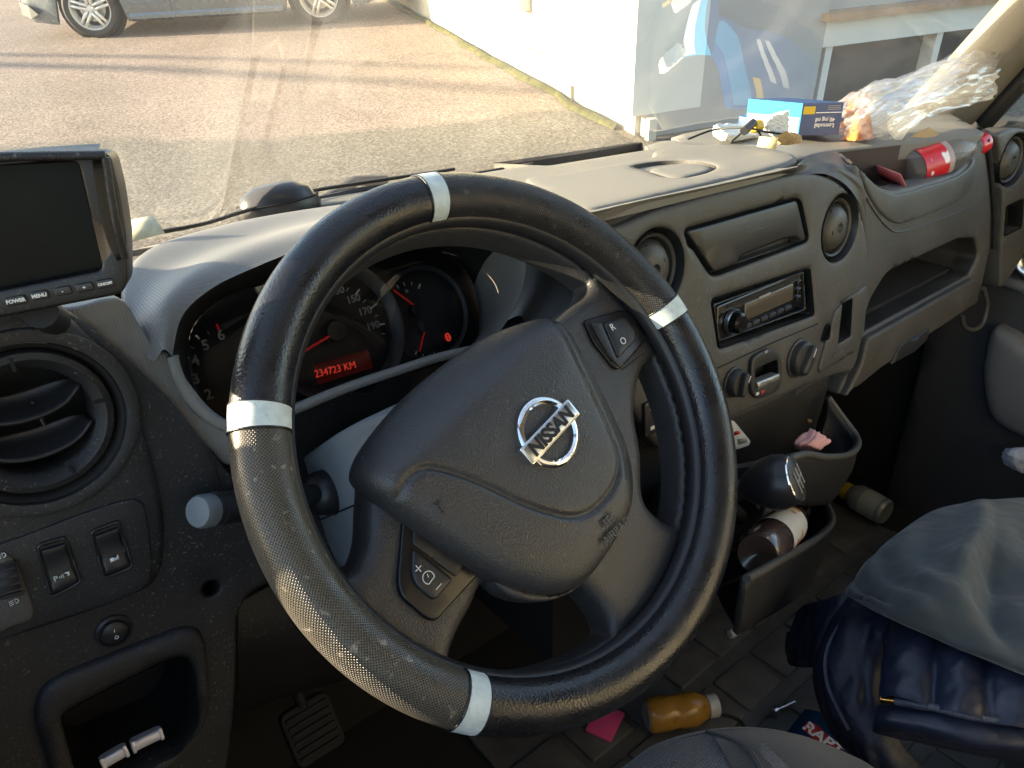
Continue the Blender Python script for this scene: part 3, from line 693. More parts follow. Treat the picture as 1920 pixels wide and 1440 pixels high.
# ---- HVAC knobs row
M_KN = mat('knob_plastic', (.035, .034, .033), .42, bump=.2, bscale=1200)
M_SILV = mat('silver_knob', (.42, .42, .41), .35, metal=.7)
line('fascia_seam', [FC.p(*FC.uv(*q), .0004) for q in ((1345, 690), (1440, 646), (1533, 607))], .0008, M_BLACK, dash)
for (px, py, r) in ((1374, 716, .0165), (1496, 671, .0225)):
    kf = FC.px(px, py)
    kb = lathe('heater_knob', kf, [(r*1.12, 0), (r*1.1, .002), (r, .003), (r*.95, .010), (r*.85, .012), (0, .0125)], M_KN, dash, n=36)
    box('knob_grip', kf.at(0, 0, 0, .9 if px > 1400 else 1.3), r*1.7, r*.5, .008, M_KN, kb, w=.019, r=.003)
    line('knob_pointer', [kf.p(r*.1, r*.2, .0195), kf.p(r*.35, r*.62, .0195)], .0007, M_WHITE, kb)
    for a in np.linspace(-2.2, 2.2, 7): line('knob_tick', [kf.p(r*1.02*math.sin(a), r*1.02*math.cos(a), .0025), kf.p(r*1.1*math.sin(a), r*1.1*math.cos(a), .0025)], .0004, M_GREYPRINT, kb)
bz = rc(FC.L([(1405, 668), (1440, 650), (1460, 668), (1460, 715), (1450, 735), (1415, 748), (1402, 735), (1402, 690)]), .012)
bi = rc(FC.L([(1410, 690), (1452, 672), (1454, 708), (1410, 727)]), .005)
hb = panel('heater_slider', FC, bz, [bi], M_KN, dash, w=.005, th=.006, res=.01, bev=.002)
cup('slider_slot', FC, bi, .02, M_BLACK, hb, w=.004)
panel('slider_handle', FC, rc(FC.L([(1409, 715), (1452, 698), (1453, 708), (1411, 727)]), .002), (), M_SILV, hb, w=.008, th=.01, res=.01, bev=.002)
for q, mm in (((1420, 738), M_WHITE), ((1430, 735), MATS.get('red_print') or mat('red_print', (.6, .04, .02), .5)), ((1436, 660), M_GREYPRINT)):
    box('heater_symbol', FC.px(*q, .0052), .006, .0035, .0004, mm, hb, w=.0006, r=.0003)
# ---- small cover with ticket slots to the right of the radio
cvo = rc(FC.L([(1563, 583), (1588, 558), (1622, 533), (1624, 545), (1617, 622), (1600, 660), (1534, 700), (1532, 690), (1546, 640)]), .004)
cv = panel('ticket_cover', FC, cvo, [rc(FC.L([(1577, 568), (1596, 559), (1592, 630), (1568, 645)]), .003), rc(FC.L([(1549, 612), (1556, 607), (1553, 635), (1541, 640)]), .004)], M_FASC, dash, w=.003, th=.006, res=.02, bev=.0025)
cup('ticket_slot', FC, rc(FC.L([(1577, 568), (1596, 559), (1592, 630), (1568, 645)]), .003), .03, M_BLACK, cv, w=.002)
cup('pen_hole', FC, rc(FC.L([(1549, 612), (1556, 607), (1553, 635), (1541, 640)]), .004), .02, M_BLACK, cv, w=.002)
line('slot_highlight', [FC.p(*FC.uv(1556, 666), .0035), FC.p(*FC.uv(1576, 658), .0035)], .0012, M_FASC, cv)
# ---- lower centre: column of dark plastic with rocker switches and tray back
FC2 = Fr(A(.4, .075, .56), (1, 0, 0), (0, -.02, 1))
lowc = FC2.L([(1160, 640), (1250, 846), (1372, 788), (1470, 744), (1567, 706), (1556, 748), (1540, 800), (1500, 1010), (1330, 1110), (1200, 1150), (1120, 900), (1100, 700)])
panel('lower_console', FC2, rc(lowc, .01), (), M_DARK, dash, w=-.006, th=.05, res=.03, bev=.004)
for (cx_, cy_) in ((1217, 782), (1253, 768)):
    sw = FC.px(cx_, cy_, .0)
    s_ = box('rocker_switch', sw, .021, .038, .006, M_DARK2, dash, w=.004, r=.002)
    for k in (-1, 1): box('switch_symbol', sw, .006, .004, .0004, M_WHITE, s_, w=.0046, r=.0004, v=k*.011)
# ---- passenger fascia: wide panel with shelf opening, pocket lip, glovebox
FP = Fr(A(.85, .085, .72), (1, 0, 0), (0, .10, 1))
pf = FP.L([(1604, 304), (1632, 336), (1652, 352), (1676, 358), (1730, 345), (1790, 326), (1822, 300), (1838, 262), (1846, 262), (1856, 330), (1860, 400), (1858, 465), (1840, 548), (1820, 572), (1740, 622), (1640, 690), (1572, 744), (1580, 720), (1600, 690), (1618, 600), (1624, 460), (1620, 420), (1610, 380), (1600, 340)])
shelf = rc(FP.L([(1616, 626), (1633, 562), (1663, 513), (1740, 475), (1800, 447), (1831, 446), (1837, 480), (1819, 516)]), .012)
panel('passenger_fascia', FP, rc(pf, .012), [shelf], M_FASC, dash, w=0, th=.03, res=.025, bev=.006)
cup('shelf_cavity', FP, shelf, .13, M_FASC2, dash, w=-.004, shrink=1.0)
panel('pocket_lip', FP, cr(FP.L([(1612, 318), (1640, 348), (1660, 360), (1682, 364), (1735, 349), (1790, 331), (1815, 312), (1824, 296), (1825, 325), (1817, 352), (1800, 372), (1760, 393), (1700, 416), (1675, 418), (1652, 402), (1632, 375), (1618, 345)]), 3, True), (), M_FASC, dash, w=.003, th=.005, res=.02, bev=.003)
line('fascia_crease', cr([FP.p(*FP.uv(*q), .0006) for q in ((1624, 372), (1640, 398), (1664, 426), (1690, 434), (1760, 411), (1830, 382), (1848, 372))], 5), .0014, M_FASC2, dash)
# glovebox front below the shelf
gb = rc(FP.L([(1616, 632), (1818, 520), (1828, 530), (1822, 566), (1740, 620), (1640, 688), (1574, 742), (1586, 716), (1604, 680)]), .006)
gv = panel('glovebox', FP, gb, (), M_FASC2, dash, w=.010, th=.014, res=.03, bev=.005)
panel('glovebox_latch', FP, rc(FP.L([(1672, 646), (1728, 612), (1723, 634), (1700, 656), (1655, 680)]), .003), (), M_DARK2, gv, w=.013, th=.005, res=.03, bev=.002)
# pocket in the top of the dash above the passenger fascia
Fz = FT.at(0, 0, 0)
pb = FT2.L([(1560, 283), (1690, 268), (1834, 250), (1842, 262), (1826, 297), (1793, 324), (1735, 346), (1676, 359), (1640, 345), (1608, 308)])
M_POCK = mat('pocket_liner', (.045, .03, .027), .6, bump=.3, bscale=900)
rim0 = [FT2.p(u, v, -.003) for u, v in pb]
for i in (4, 5, 6, 7, 8, 9): rim0[i] = FP.p(*FP.uv(*[(1822, 300), (1790, 326), (1735, 344), (1676, 358), (1640, 343), (1606, 306)][i-4]), -.004)
for i in (3,): rim0[i] = FP.p(*FP.uv(1838, 266), -.004)
low = [A(p[0], p[1], .775) for p in rim0]
V = rim0 + low; nn_ = len(rim0); Fc = [[i, (i+1) % nn_, nn_+(i+1) % nn_, nn_+i] for i in range(nn_)] + [list(range(nn_, 2*nn_))[::-1]]
sharp(link_mesh('pocket', V, Fc, M_POCK, dash), 40)
# bridge between lid corner and pocket (shoulder of the dash)
cA = [r0[-1], r1[-1], r2[-1], r3[-1]]
cB = [FC.p(*FC.uv(1545, 326)), U(1538, 316, y=.100), U(1528, 303, y=.116), U(1515, 292, z=.876)]
cC = [FC.p(*FC.uv(1586, 347)), U(1578, 331, y=.095), U(1565, 307, y=.106), U(1546, 285, z=.861)]
cD = [FP.p(*FP.uv(1612, 382)), FP.p(*FP.uv(1606, 352), .001), FP.p(*FP.uv(1594, 320), -.003), U(1572, 286, z=.8555)]
cE = [FP.p(*FP.uv(1624, 410)), FP.p(*FP.uv(1621, 375), .002), FP.p(*FP.uv(1614, 335), .001), FP.p(*FP.uv(1605, 305), -.004)]
loft('dash_shoulder', [cA, cB, cC, cD, cE], M_FASC, dash, nu=6, nv=6)
# ---- end of the dash by the passenger door: vent and square opening
FE = Fr(A(1.12, .09, .75), (1, -.12, 0), (0, .08, 1))
eo = rc(FE.L([(1854, 252), (1880, 240), (1905, 240), (1930, 262), (1934, 330), (1925, 420), (1912, 470), (1880, 520), (1862, 540), (1864, 462), (1868, 380), (1863, 310)]), .01)
vE = FE.uv(1888, 299); sq = rc(FE.L([(1874, 386), (1906, 371), (1903, 425), (1871, 441)]), .003)
panel('dash_end_panel', FE, eo, [circ(*vE, .041), sq], M_FASC, dash, w=.012, th=.03, res=.02, bev=.005)
FEv = FE.at(0, 0, .012)
vent(FEv, vE, .041, tilt=.6)
cup('switch_blank', FEv, sq, .025, M_BLACK, dash)
line('end_gap', cr([FP.p(*FP.uv(*q), .002) for q in ((1848, 262), (1856, 330), (1861, 400), (1860, 465))], 5), .004, M_BLACK, dash)
tube('grab_hook', cr([FP.p(*FP.uv(*q), .005) for q in ((1838, 540), (1845, 570), (1836, 605), (1818, 617), (1802, 610), (1798, 590))], 6), .004, M_FASC2, dash, n=8)
# ---- trays below the centre
def tray(name, pts, drop, lab, floor_in):
    c = cr([U(a, b, y=y) for a, b, y in pts], 6)
    rows = [[p + A(0, 0, 0) for p in c], [p + A(0, 0, -drop*.5) for p in c], [p + (floor_in-p)*A(.12, .12, 0) + A(0, 0, -drop) for p in c]]
    o = loft(name, [[r[i] for i in range(0, len(r), 3)] for r in rows], M_DARK, dash, nu=3, nv=3, th=.006)
    tube('tray_rim', c, .0042, M_FASC2, o, n=8)
    V = [p + (floor_in-p)*A(.12, .12, 0) + A(0, 0, -drop+.002) for p in c] ; k = len(V); V.append(A(floor_in[0], .075, V[0][2])); 
    V.append(A(V[k-1][0]-.02, .075, V[k-1][2])); link_mesh('tray_floor', V, [list(range(k+2))], M_DARK2, o, False)
    return o
tray('upper_tray', [(1553, 745, .065), (1580, 782, .045), (1606, 818, .02), (1608, 838, .0), (1590, 853, -.012), (1550, 857, -.025), (1510, 852, -.035), (1478, 862, -.04), (1448, 880, -.045)], .075, '', A(.43, .05, 0))
tray('lower_tray', [(1521, 905, .06), (1545, 938, .03), (1560, 966, .0), (1556, 988, -.02), (1520, 1018, -.045), (1460, 1052, -.075), (1400, 1085, -.10)], .10, '', A(.40, .03, 0))
# ---- left end of the dash: round vent, switch plate, pocket
FL = Fr(A(-.28, .15, .80), (1, 0, 0), (0, .16, 1))
lo_px = [(60, 566), (112, 574), (165, 606), (235, 668), (330, 762), (412, 866), (440, 900), (520, 1000), (520, 1090), (470, 1110), (446, 1150), (444, 1250), (440, 1340), (425, 1460), (380, 1560)]
vL = FL.uv(62, 790)
pk = rc(FL.L([(112, 1335), (150, 1312), (310, 1232), (346, 1226), (360, 1250), (368, 1350), (340, 1404), (180, 1480), (150, 1470)]), .006)
hole = circ(*FL.uv(397, 1105), .0062, 20)
panel('left_panel', FL, rc(FL.L(lo_px) + [A(-.16, -.36), A(-.16, .085)], .012), [circ(*vL, .0525), pk, hole], M_DARK, dash, th=.03, res=.02, bev=.004)
cup('screw_hole', FL, hole, .02, M_BLACK, dash, w=-.001)
# raised oval bezel around vent and switches
bz_o = cr(FL.L([(-150, 600), (40, 574), (100, 578), (160, 622), (215, 690), (258, 780), (288, 880), (303, 960), (304, 1030), (292, 1078), (255, 1108), (120, 1158), (0, 1196), (-150, 1240)]), 4, True)
bzl = panel('vent_bezel', FL, bz_o, [circ(*vL, .0525)], M_DARK, dash, w=.007, th=.010, res=.015, bev=.006)
FL7 = FL.at(0, 0, .007)
ov = lathe('air_vent', FL7, [(.0525, 0), (.0515, -.001), (.049, -.005), (.0475, -.012), (.046, -.05), (0, -.052)], M_BLACK, dash, n=56, u=vL[0], v=vL[1])
lathe('vent_ring', FL7, [(.0478, -.012), (.0478, -.004), (.0462, -.001), (.042, .0005), (.0365, -.004), (.0345, -.010), (.0345, -.03)], M_DARK, ov, n=56, u=vL[0], v=vL[1])
lathe('outer_ring', FL7, [(.0625, .0), (.0615, .0035), (.058, .0045), (.0535, .003), (.0525, -.002)], M_DARK, ov, n=56, u=vL[0], v=vL[1])
for a in (.05, 1.57, 3.1, -1.3):
    box('ring_notch', FL7.at(vL[0]+.040*math.cos(a), vL[1]+.040*math.sin(a), .0, a), .009, .0022, .001, M_BLACK, ov, w=.0006, r=.0004)
for k, v in enumerate((.013, -.013)):       # two boat-shaped blades
    rows = []
    for sgn, dz in ((-1, 0), (0, .0035), (1, 0)):
        r = []
        for t in np.linspace(-1, 1, 9):
            hw = .0335*math.sqrt(max(0, 1-(v/.036)**2))
            r.append(FL7.p(vL[0]+t*hw, vL[1] + v + .003 - .006*(1-t*t) + sgn*.0065*(1-t**4) + .002*dz, -.012 + (.010 if sgn < 0 else -.012)*(1-.25*t*t) + dz))
        rows.append(r)
    loft('vent_blade', rows, M_DARK2, ov, nu=3, nv=4, th=.002)
line('vent_link', [FL7.p(vL[0]+.006, vL[1]-.008, -.018), FL7.p(vL[0]+.004, vL[1]+.01, -.018)], .0012, M_DARK2, ov)
# switch plate
sp_o = cr(FL.L([(-150, 1046), (0, 1010), (150, 955), (228, 931), (256, 934), (268, 955), (277, 1020), (279, 1062), (262, 1094), (200, 1122), (60, 1166), (-150, 1232)]), 4, True)
sp_ = panel('switch_plate', FL, sp_o, (), M_DARK, dash, w=.0095, th=.004, res=.02, bev=.0015)
def rocker(pts, sym):
    q = np.array(FL.L(pts, .0095)); c = q.mean(0); big = c + (q-c)*1.16
    cupo = cup('switch_well', FL, rc(big, .002), .006, M_BLACK, sp_, w=.0098)
    fr_ = panel('switch_frame', FL, rc(c + (q-c)*1.34, .004), [rc(big, .002)], M_DARK2, sp_, w=.0125, th=.004, res=.02, bev=.0015)
    uax = unit((q[1]-q[0]) + (q[2]-q[3])); vax = A(-uax[1], uax[0])
    zf = lambda V, d: .0022*np.clip(((V-c) @ vax)/.012, -1, 1)**2
    s_ = panel('rocker', FL, rc(q, .0015), (), M_DARK2, sp_, w=.011, th=.008, res=.004, bev=.001, zf=zf)
    return s_, c, math.atan2(uax[1], uax[0])
s1, c1, a1 = rocker([(77, 1030), (120, 1017), (143, 1083), (98, 1107)], 'P')
f1 = FL.px(110, 1083, .0135, a1)
text('switch_letter', 'P', f1.at(-.0018, 0), .0052, M_WHITE, s1, w=0)
for k in range(3): line('switch_symbol', [f1.p(.0006+.0011*k, -.0007-.0004*k, .0003), f1.p(.0006+.0011*k, .0007+.0004*k, .0003)], .00026, M_WHITE, s1, n=4)
panel('switch_symbol', f1, np.array([(.0038, .0016), (.0068, .0014), (.0066, -.0016), (.0048, -.0014), (.0056, .0002)]), (), M_WHITE, s1, w=.0004, th=.0003, res=.01, bev=0)
s2, c2, a2 = rocker([(177, 1003), (220, 987), (240, 1055), (197, 1072)], '')
f2 = FL.px(215, 1048, .0135, a2)
panel('switch_symbol', f2, np.array([(-.003, -.0012), (.0026, -.0012), (.0026, .0022), (.0019, .0022), (.0018, .0008), (.0, .0008), (-.001, .0018), (-.0028, .0014)]), (), M_WHITE, s2, w=.0004, th=.0003, res=.01, bev=0)
# headlamp levelling wheel
lv = cr(FL.L([(-12, 1035), (12, 1030), (28, 1045), (45, 1085), (60, 1130), (52, 1150), (20, 1162), (-12, 1165)]), 4, True)
lvp = panel('levelling_plate', FL, lv, (), M_FASC2, sp_, w=.0115, th=.004, res=.01, bev=.002)
fw_ = FL.px(12, 1083, .008)
wj = J(); wj.add(*tube_geo([fw_.p(-.006, .001), fw_.p(.006, -.001)], .0125, 24)); wj.link('thumb_wheel', M_RUB, lvp)
for k in range(7):
    a = -1.2+k*.4; line('wheel_rib', [fw_.p(-.0062, .0127*math.sin(a)+.001, .0127*math.cos(a)), fw_.p(.0062, .0127*math.sin(a)-.001, .0127*math.cos(a))], .0008, M_DARK2, lvp, n=5)
for (px, py) in ((3, 1042), (27, 1128)):
    f3 = FL.px(px, py, .0118); t = np.linspace(-1.6, 1.6, 9)
    line('lamp_symbol', [f3.p(.0018*math.cos(a)+.0005, .0016*math.sin(a), .0002) for a in t] + [f3.p(.0005, -.0016, .0002), f3.p(.0005, .0016, .0002)], .0003, M_WHITE, lvp, n=4)
    for k in range(3): line('lamp_symbol', [f3.p(-.0005, .0012-.0012*k, .0002), f3.p(-.003, .0010-.0014*k, .0002)], .00026, M_WHITE, lvp, n=4)
# round push button
fb = FL.px(213, 1182, .0)
pb_ = lathe('push_button', fb, [(.0125, 0), (.0122, .002), (.0105, .003), (.0095, .001), (.0085, .001), (.0082, .004), (.006, .0052), (0, .0055)], M_DARK2, dash, n=32)
line('button_mark', [fb.p(.0012*math.cos(a), -.003+.0012*math.sin(a), .0056) for a in np.linspace(0, 6.28, 13)], .0003, M_WHITE, pb_, n=4)
line('button_mark', [fb.p(-.0002, .0015, .0056), fb.p(.0002, .0035, .0056)], .0003, M_WHITE, pb_, n=4)
# lower pocket with frame
pf_o = rc(FL.L([(60, 1335), (75, 1290), (105, 1264), (340, 1172), (368, 1174), (382, 1195), (392, 1290), (386, 1350), (330, 1420), (180, 1540), (115, 1520)]), .010)
pkf = panel('pocket_frame', FL, pf_o, [pk], M_DARK, dash, w=.008, th=.009, res=.015, bev=.007)
cup('pocket_cavity', FL, pk, .09, M_DARK2, pkf, w=.005)
line('panel_seam', [FL.p(*FL.uv(*q), .0006) for q in ((394, 846), (402, 880), (412, 912))], .0012, M_BLACK, dash)
# tan skin wedge between left panel and instrument hood
FLb = FL.at(0, 0, -.012)
panel('side_skin', FLb, rc(FLb.L([(60, 575), (140, 578), (200, 558), (236, 560), (262, 610), (292, 656), (326, 664), (346, 706), (392, 766), (450, 806), (470, 850), (430, 880), (330, 790), (225, 690), (150, 620)]), .01), (), M_HOOD, dash, w=0, th=.02, res=.02, bev=.003)
# ---- trim under the instruments
FB = Fr(A(.0, .235, .72), (1, 0, 0), (0, .35, 1))
panel('column_trim', FB, rc(FB.L([(372, 775), (440, 808), (560, 768), (640, 735), (770, 694), (905, 655), (985, 640), (1060, 640), (1120, 760), (1100, 900), (900, 1000), (700, 1120), (560, 1140), (480, 1110), (420, 960), (396, 850)]), .01), (), M_DARK, dash, w=.002, th=.05, res=.03, bev=.004)
loft('knee_panel', [[U(q[0], q[1], y=.165) for q in ((448, 1130), (540, 1085), (660, 1060), (800, 1060))], [U(q[0], q[1], y=.16) for q in ((446, 1210), (560, 1180), (680, 1150), (820, 1150))], [U(q[0], q[1], y=.19) for q in ((448, 1290), (560, 1262), (680, 1230), (820, 1220))], [U(q[0], q[1], y=.24) for q in ((440, 1345), (560, 1300), (680, 1270), (820, 1250))]], M_DARK, dash, nu=5, nv=5)
# ---- instrument hood
lip = [(323, 668, .165), (342, 592, .18), (398, 540, .19), (476, 502, .195), (560, 468, .20), (650, 436, .20), (745, 410, .20), (835, 400, .20), (915, 414, .20), (962, 440, .195), (985, 485, .185), (978, 545, .175), (952, 600, .165)]
lipb = [(905, 652, .165), (830, 668, .17), (760, 690, .17), (650, 727, .17), (560, 764, .165), (470, 800, .16), (420, 797, .158), (368, 762, .16), (334, 708, .162)]
lipP = [U(a, b, y=y) for a, b, y in lip]; lipB = [U(a, b, y=y) for a, b, y in lipb]
crest = [U(a, b, y=y) for a, b, y in [(284, 676, .165), (262, 590, .20), (300, 520, .24), (392, 470, .27), (492, 440, .285), (590, 415, .29), (690, 396, .29), (830, 384, .29), (945, 394, .28), (1018, 428, .26), (1045, 490, .23), (1032, 555, .20), (1000, 610, .17)]]
backr = [U(a, b, y=y) for a, b, y in [(236, 625, .185), (234, 520, .26), (290, 462, .31), (410, 424, .335), (515, 402, .345), (620, 386, .35), (720, 374, .35), (830, 366, .35), (960, 376, .34), (1062, 404, .30), (1108, 446, .26), (1120, 510, .21), (1105, 590, .17)]]
sunk = [p + A(0, .03, -.03) for p in backr]
hood = loft('instrument_hood', [lipP, [a*.6+b*.4 + A(0, -.004, .008) for a, b in zip(lipP, crest)], crest, backr, sunk], M_HOOD, dash, nu=6, nv=6)
FK = Fr(U(620, 620, y=.30), (1, 0, 0), (0, math.sin(rad(26)), math.cos(rad(26))))
ring = lipP + lipB
ck = [(352, 655), (362, 612), (402, 568), (470, 536), (560, 512), (650, 490), (740, 470), (820, 470), (868, 500), (888, 535), (897, 575), (898, 610), (892, 640), (868, 664), (820, 676), (760, 696), (655, 733), (570, 770), (485, 800), (440, 800), (392, 770), (360, 715)]
inner = [FK.p(*FK.uv(*q), .0) for q in ck]
midr = [a*.5+b*.5 + A(0, .01, 0) for a, b in zip(ring, inner)]
k1 = 9
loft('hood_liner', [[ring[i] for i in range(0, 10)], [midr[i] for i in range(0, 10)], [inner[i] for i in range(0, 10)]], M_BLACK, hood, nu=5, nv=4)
loft('hood_liner', [[ring[i] for i in range(9, 15)], [midr[i] for i in range(9, 15)], [inner[i] for i in range(9, 15)]], M_HOOD, hood, nu=5, nv=4)
idx = list(range(14, 22)) + [0]
loft('hood_liner', [[ring[i] for i in idx], [midr[i] for i in idx], [inner[i] for i in idx]], M_DARK, hood, nu=5, nv=4)
tube('cluster_bezel', cr([ring[i] for i in [13, 14, 15, 16, 17, 18, 19, 20, 21, 0]], 5), .0045, M_HOOD, hood, n=8)
# ---- instrument cluster
M_DIAL = mat('dial_black', (.008, .008, .010), .5)
clu = panel('instrument_cluster', FK, cr(np.array(FK.L(ck)), 3, True), (), M_DIAL, dash, w=-.001, th=.01, res=.05, bev=0)
M_RING = mat('dial_ring', (.03, .032, .037), .4)
M_RED = emit_mat('needle_red', (.8, .02, .015), .035)
M_REDL = emit_mat('display_red', (.30, .018, .010), .013)
M_REDT = emit_mat('digit_red', (1., .06, .03), .11)
cS = FK.uv(626, 622); rS = float(np.linalg.norm(FK.uv(727, 607)-cS)); rO = float(np.linalg.norm(FK.uv(752, 640)-cS))
lathe('speedometer_ring', FK, [(rO*1.0, .0), (rO*.99, .010), (rO*.93, .009), (rS*1.02, .0015)], M_RING, clu, n=64, u=cS[0], v=cS[1])
def dialtext(s, px, py, size=.012): text('dial_number', s, FK.px(px, py, .0008), size, M_GREYPRINT, clu, w=.0006, bold=.0003)
for s, px, py in (('130', 632, 546), ('150', 662, 561), ('170', 684, 584), ('190', 699, 611)): dialtext(s, px, py, .0105)
for (a, b, r) in (((634, 537), (637, 526), .0008), ((666, 553), (673, 543), .0009), ((693, 580), (705, 570), .0009), ((711, 609), (725, 606), .0009), ((649, 546), (653, 540), .0004), ((680, 567), (685, 562), .0004), ((702, 594), (708, 591), .0004), ((714, 626), (721, 626), .0004)):
    line('dial_tick', [FK.p(*FK.uv(*a), .0012), FK.p(*FK.uv(*b), .0012)], r, M_WHITE, clu, n=5)
lathe('needle_hub', FK, [(0, .010), (.010, .009), (.012, .004), (.012, 0)], M_DARK2, clu, n=24, u=cS[0], v=cS[1])
line('needle', [FK.p(*FK.uv(612, 632), .008), FK.p(*FK.uv(560, 664), .007)], .0012, M_RED, clu)
for s, px, py in (('6', 414, 629), ('5', 385, 648), ('4', 366, 677), ('3', 367, 711), ('2', 391, 740)): dialtext(s, px, py, .0135)
for (a, b, r, mm) in (((367, 629), (373, 636), .0010, M_WHITE), ((344, 669), (353, 672), .0010, M_WHITE), ((388, 621), (392, 627), .0004, M_GREYPRINT), ((357, 650), (364, 654), .0004, M_GREYPRINT), ((346, 691), (355, 691), .0004, M_GREYPRINT), ((405, 608), (410, 618), .0010, M_RED)):
    line('dial_tick', [FK.p(*FK.uv(*a), .0012), FK.p(*FK.uv(*b), .0012)], r, mm, clu, n=5)
# temperature and fuel gauges
cT = FK.uv(790, 590); 
lathe('gauge_ring', FK, [(.053, .0), (.0525, .003), (.0495, .002), (.048, .0)], M_RING, clu, n=48, u=cT[0]+.006, v=cT[1])
line('needle', [FK.p(*FK.uv(770, 573), .006), FK.p(*FK.uv(733, 545), .006)], .0009, M_RED, clu)
line('needle', [FK.p(*FK.uv(791, 624), .006), FK.p(*FK.uv(782, 660), .006)], .0009, M_RED, clu)
for p_ in ((776, 582), (790, 616)): lathe('needle_hub', FK.px(*p_), [(0, .007), (.006, .006), (.007, 0)], M_DIAL, clu, n=16)
for (a, b, r) in (((743, 535), (747, 541), .0004), ((756, 530), (758, 536), .0004), ((771, 529), (771, 535), .0004), ((787, 533), (784, 541), .0010), ((780, 659), (778, 665), .0010), ((792, 664), (793, 668), .0004), ((804, 664), (805, 668), .0004), ((812, 660), (814, 664), .0004)):
    line('dial_tick', [FK.p(*FK.uv(*a), .0012), FK.p(*FK.uv(*b), .0012)], r, M_WHITE, clu, n=5)
lathe('gauge_symbol', FK.px(762, 546), [(0, .002), (.0016, .0018), (.0018, .0005)], M_GREYPRINT, clu, n=12)
ft_ = FK.px(840, 632, .0012)
line('warning_lamp', [ft_.p(.0026*math.cos(a), .0040*math.sin(a)) for a in np.linspace(0, 6.28, 17)], .0009, M_REDT, clu, n=5)
line('warning_lamp', [ft_.p(0, -.0015), ft_.p(0, .0015)], .0008, M_REDT, clu, n=5)
lens = glass('cluster_lens', (.95, .95, .95), refl=.7, milk=.004, milkcol=(.8, .8, .8), dirt=.25)
panel('cluster_lens', FK, cr(np.array(FK.L(ck, .018)), 3, True), (), lens, clu, w=.018, th=0, res=.05, bev=0)
# odometer display
ld_ = rc(FK.L([(588, 684), (690, 656), (698, 690), (596, 722)]), .001)
lc = panel('odometer_display', FK, ld_, (), M_REDL, clu, w=.001, th=.001, res=.05, bev=0)
du = unit(FK.uv(662, 686)-FK.uv(596, 702))
text('odometer_digits', '234723 KM', FK.px(629, 693, .0012, math.atan2(du[1], du[0])), .0105, M_REDT, lc, w=.0002, sx=.92)

# ================================================================== MONITOR
mo = U(150, 430, d=.43)
FM = Fr(mo, (.93, -.35, .0), (.05, .12, 1.))
mon = thing('rear_view_monitor', 'black rear view monitor with sunshade and button row on the left dash', 'monitor', FM.p(0, -.07))
mo_o = FM.L([(-260, 330), (-40, 300), (180, 283), (207, 290), (222, 350), (236, 440), (238, 530), (228, 552), (0, 596), (-260, 650)])
scr = rc(FM.L([(-230, 350), (-20, 312), (146, 303), (193, 506), (0, 545), (-230, 590)]), .004)
M_MON = mat('monitor_black', (.010, .010, .011), .42, bump=.1, dust=.2)
panel('housing', FM, rc(mo_o, .004), [scr], M_MON, mon, w=0, th=.028, res=.03, bev=.002)
M_SCREEN = mat('screen_glass', (.005, .0055, .005), .30, spec=.12, var=.3, vscale=30)
cup('screen', FM, scr, .010, M_SCREEN, mon, w=-.001)
# sunshade flaps standing forward of the screen edge
def flap(a, b, d, nm, th=.0025):
    P = [FM.p(*FM.uv(*a)), FM.p(*FM.uv(*b))]; q = FM.n*d
    return P, q
F1 = FM.uv(207, 290); F2 = FM.uv(238, 545)
sj = [[FM.p(*FM.uv(160, 306), -.006), FM.p(*FM.uv(172, 400), -.006), FM.p(*FM.uv(196, 505), -.006)], [FM.p(*FM.uv(206, 292), .016), FM.p(*FM.uv(222, 400), .014), FM.p(*FM.uv(236, 480), .004)]]
loft('sunshade_side', sj, M_MON, mon, nu=4, nv=4, th=.002)
tube('sunshade_edge', cr(sj[1], 4), .0022, M_DARK, mon, n=8)
st = [[FM.p(*FM.uv(-230, 345), -.006), FM.p(*FM.uv(-20, 310), -.006), FM.p(*FM.uv(158, 302), -.006)], [FM.p(*FM.uv(-235, 310), .020), FM.p(*FM.uv(-20, 292), .020), FM.p(*FM.uv(206, 288), .016)]]
loft('sunshade_top', st, M_MON, mon, nu=4, nv=4, th=.002)
tube('sunshade_edge', cr(st[1], 4), .0024, M_DARK, mon, n=8)
loft('top_cover', [[FM.p(*FM.uv(-260, 322), -.02), FM.p(*FM.uv(0, 285), -.02), FM.p(*FM.uv(178, 272), -.02)], [FM.p(*FM.uv(-260, 330), .005), FM.p(*FM.uv(0, 298), .005), FM.p(*FM.uv(186, 282), .005)]], M_DARK, mon, nu=4, nv=3)
for s, px, py, wd_ in (('POWER', 31, 563, .011), ('MENU', 75, 553, .0098), ('-', 118, 545, .0098), ('+', 159, 538, .0098), ('ON/OFF', 198, 531, .0098)):
    bf = FM.px(px, py, .0, math.atan2(*(FM.uv(198, 531)-FM.uv(31, 563))[::-1]))
    bt = box('menu_button', bf, wd_*.92, .0050, .002, M_DARK2, mon, w=.0016, r=.0008)
    text('button_legend', s, bf, .0028 if len(s) < 6 else .0021, M_WHITE, bt, w=.0017, bold=.0001)
tube('mount_foot', [FM.p(*FM.uv(60, 600), -.02), FM.p(*FM.uv(66, 640), -.05)], .010, M_SEAL, mon, n=12)
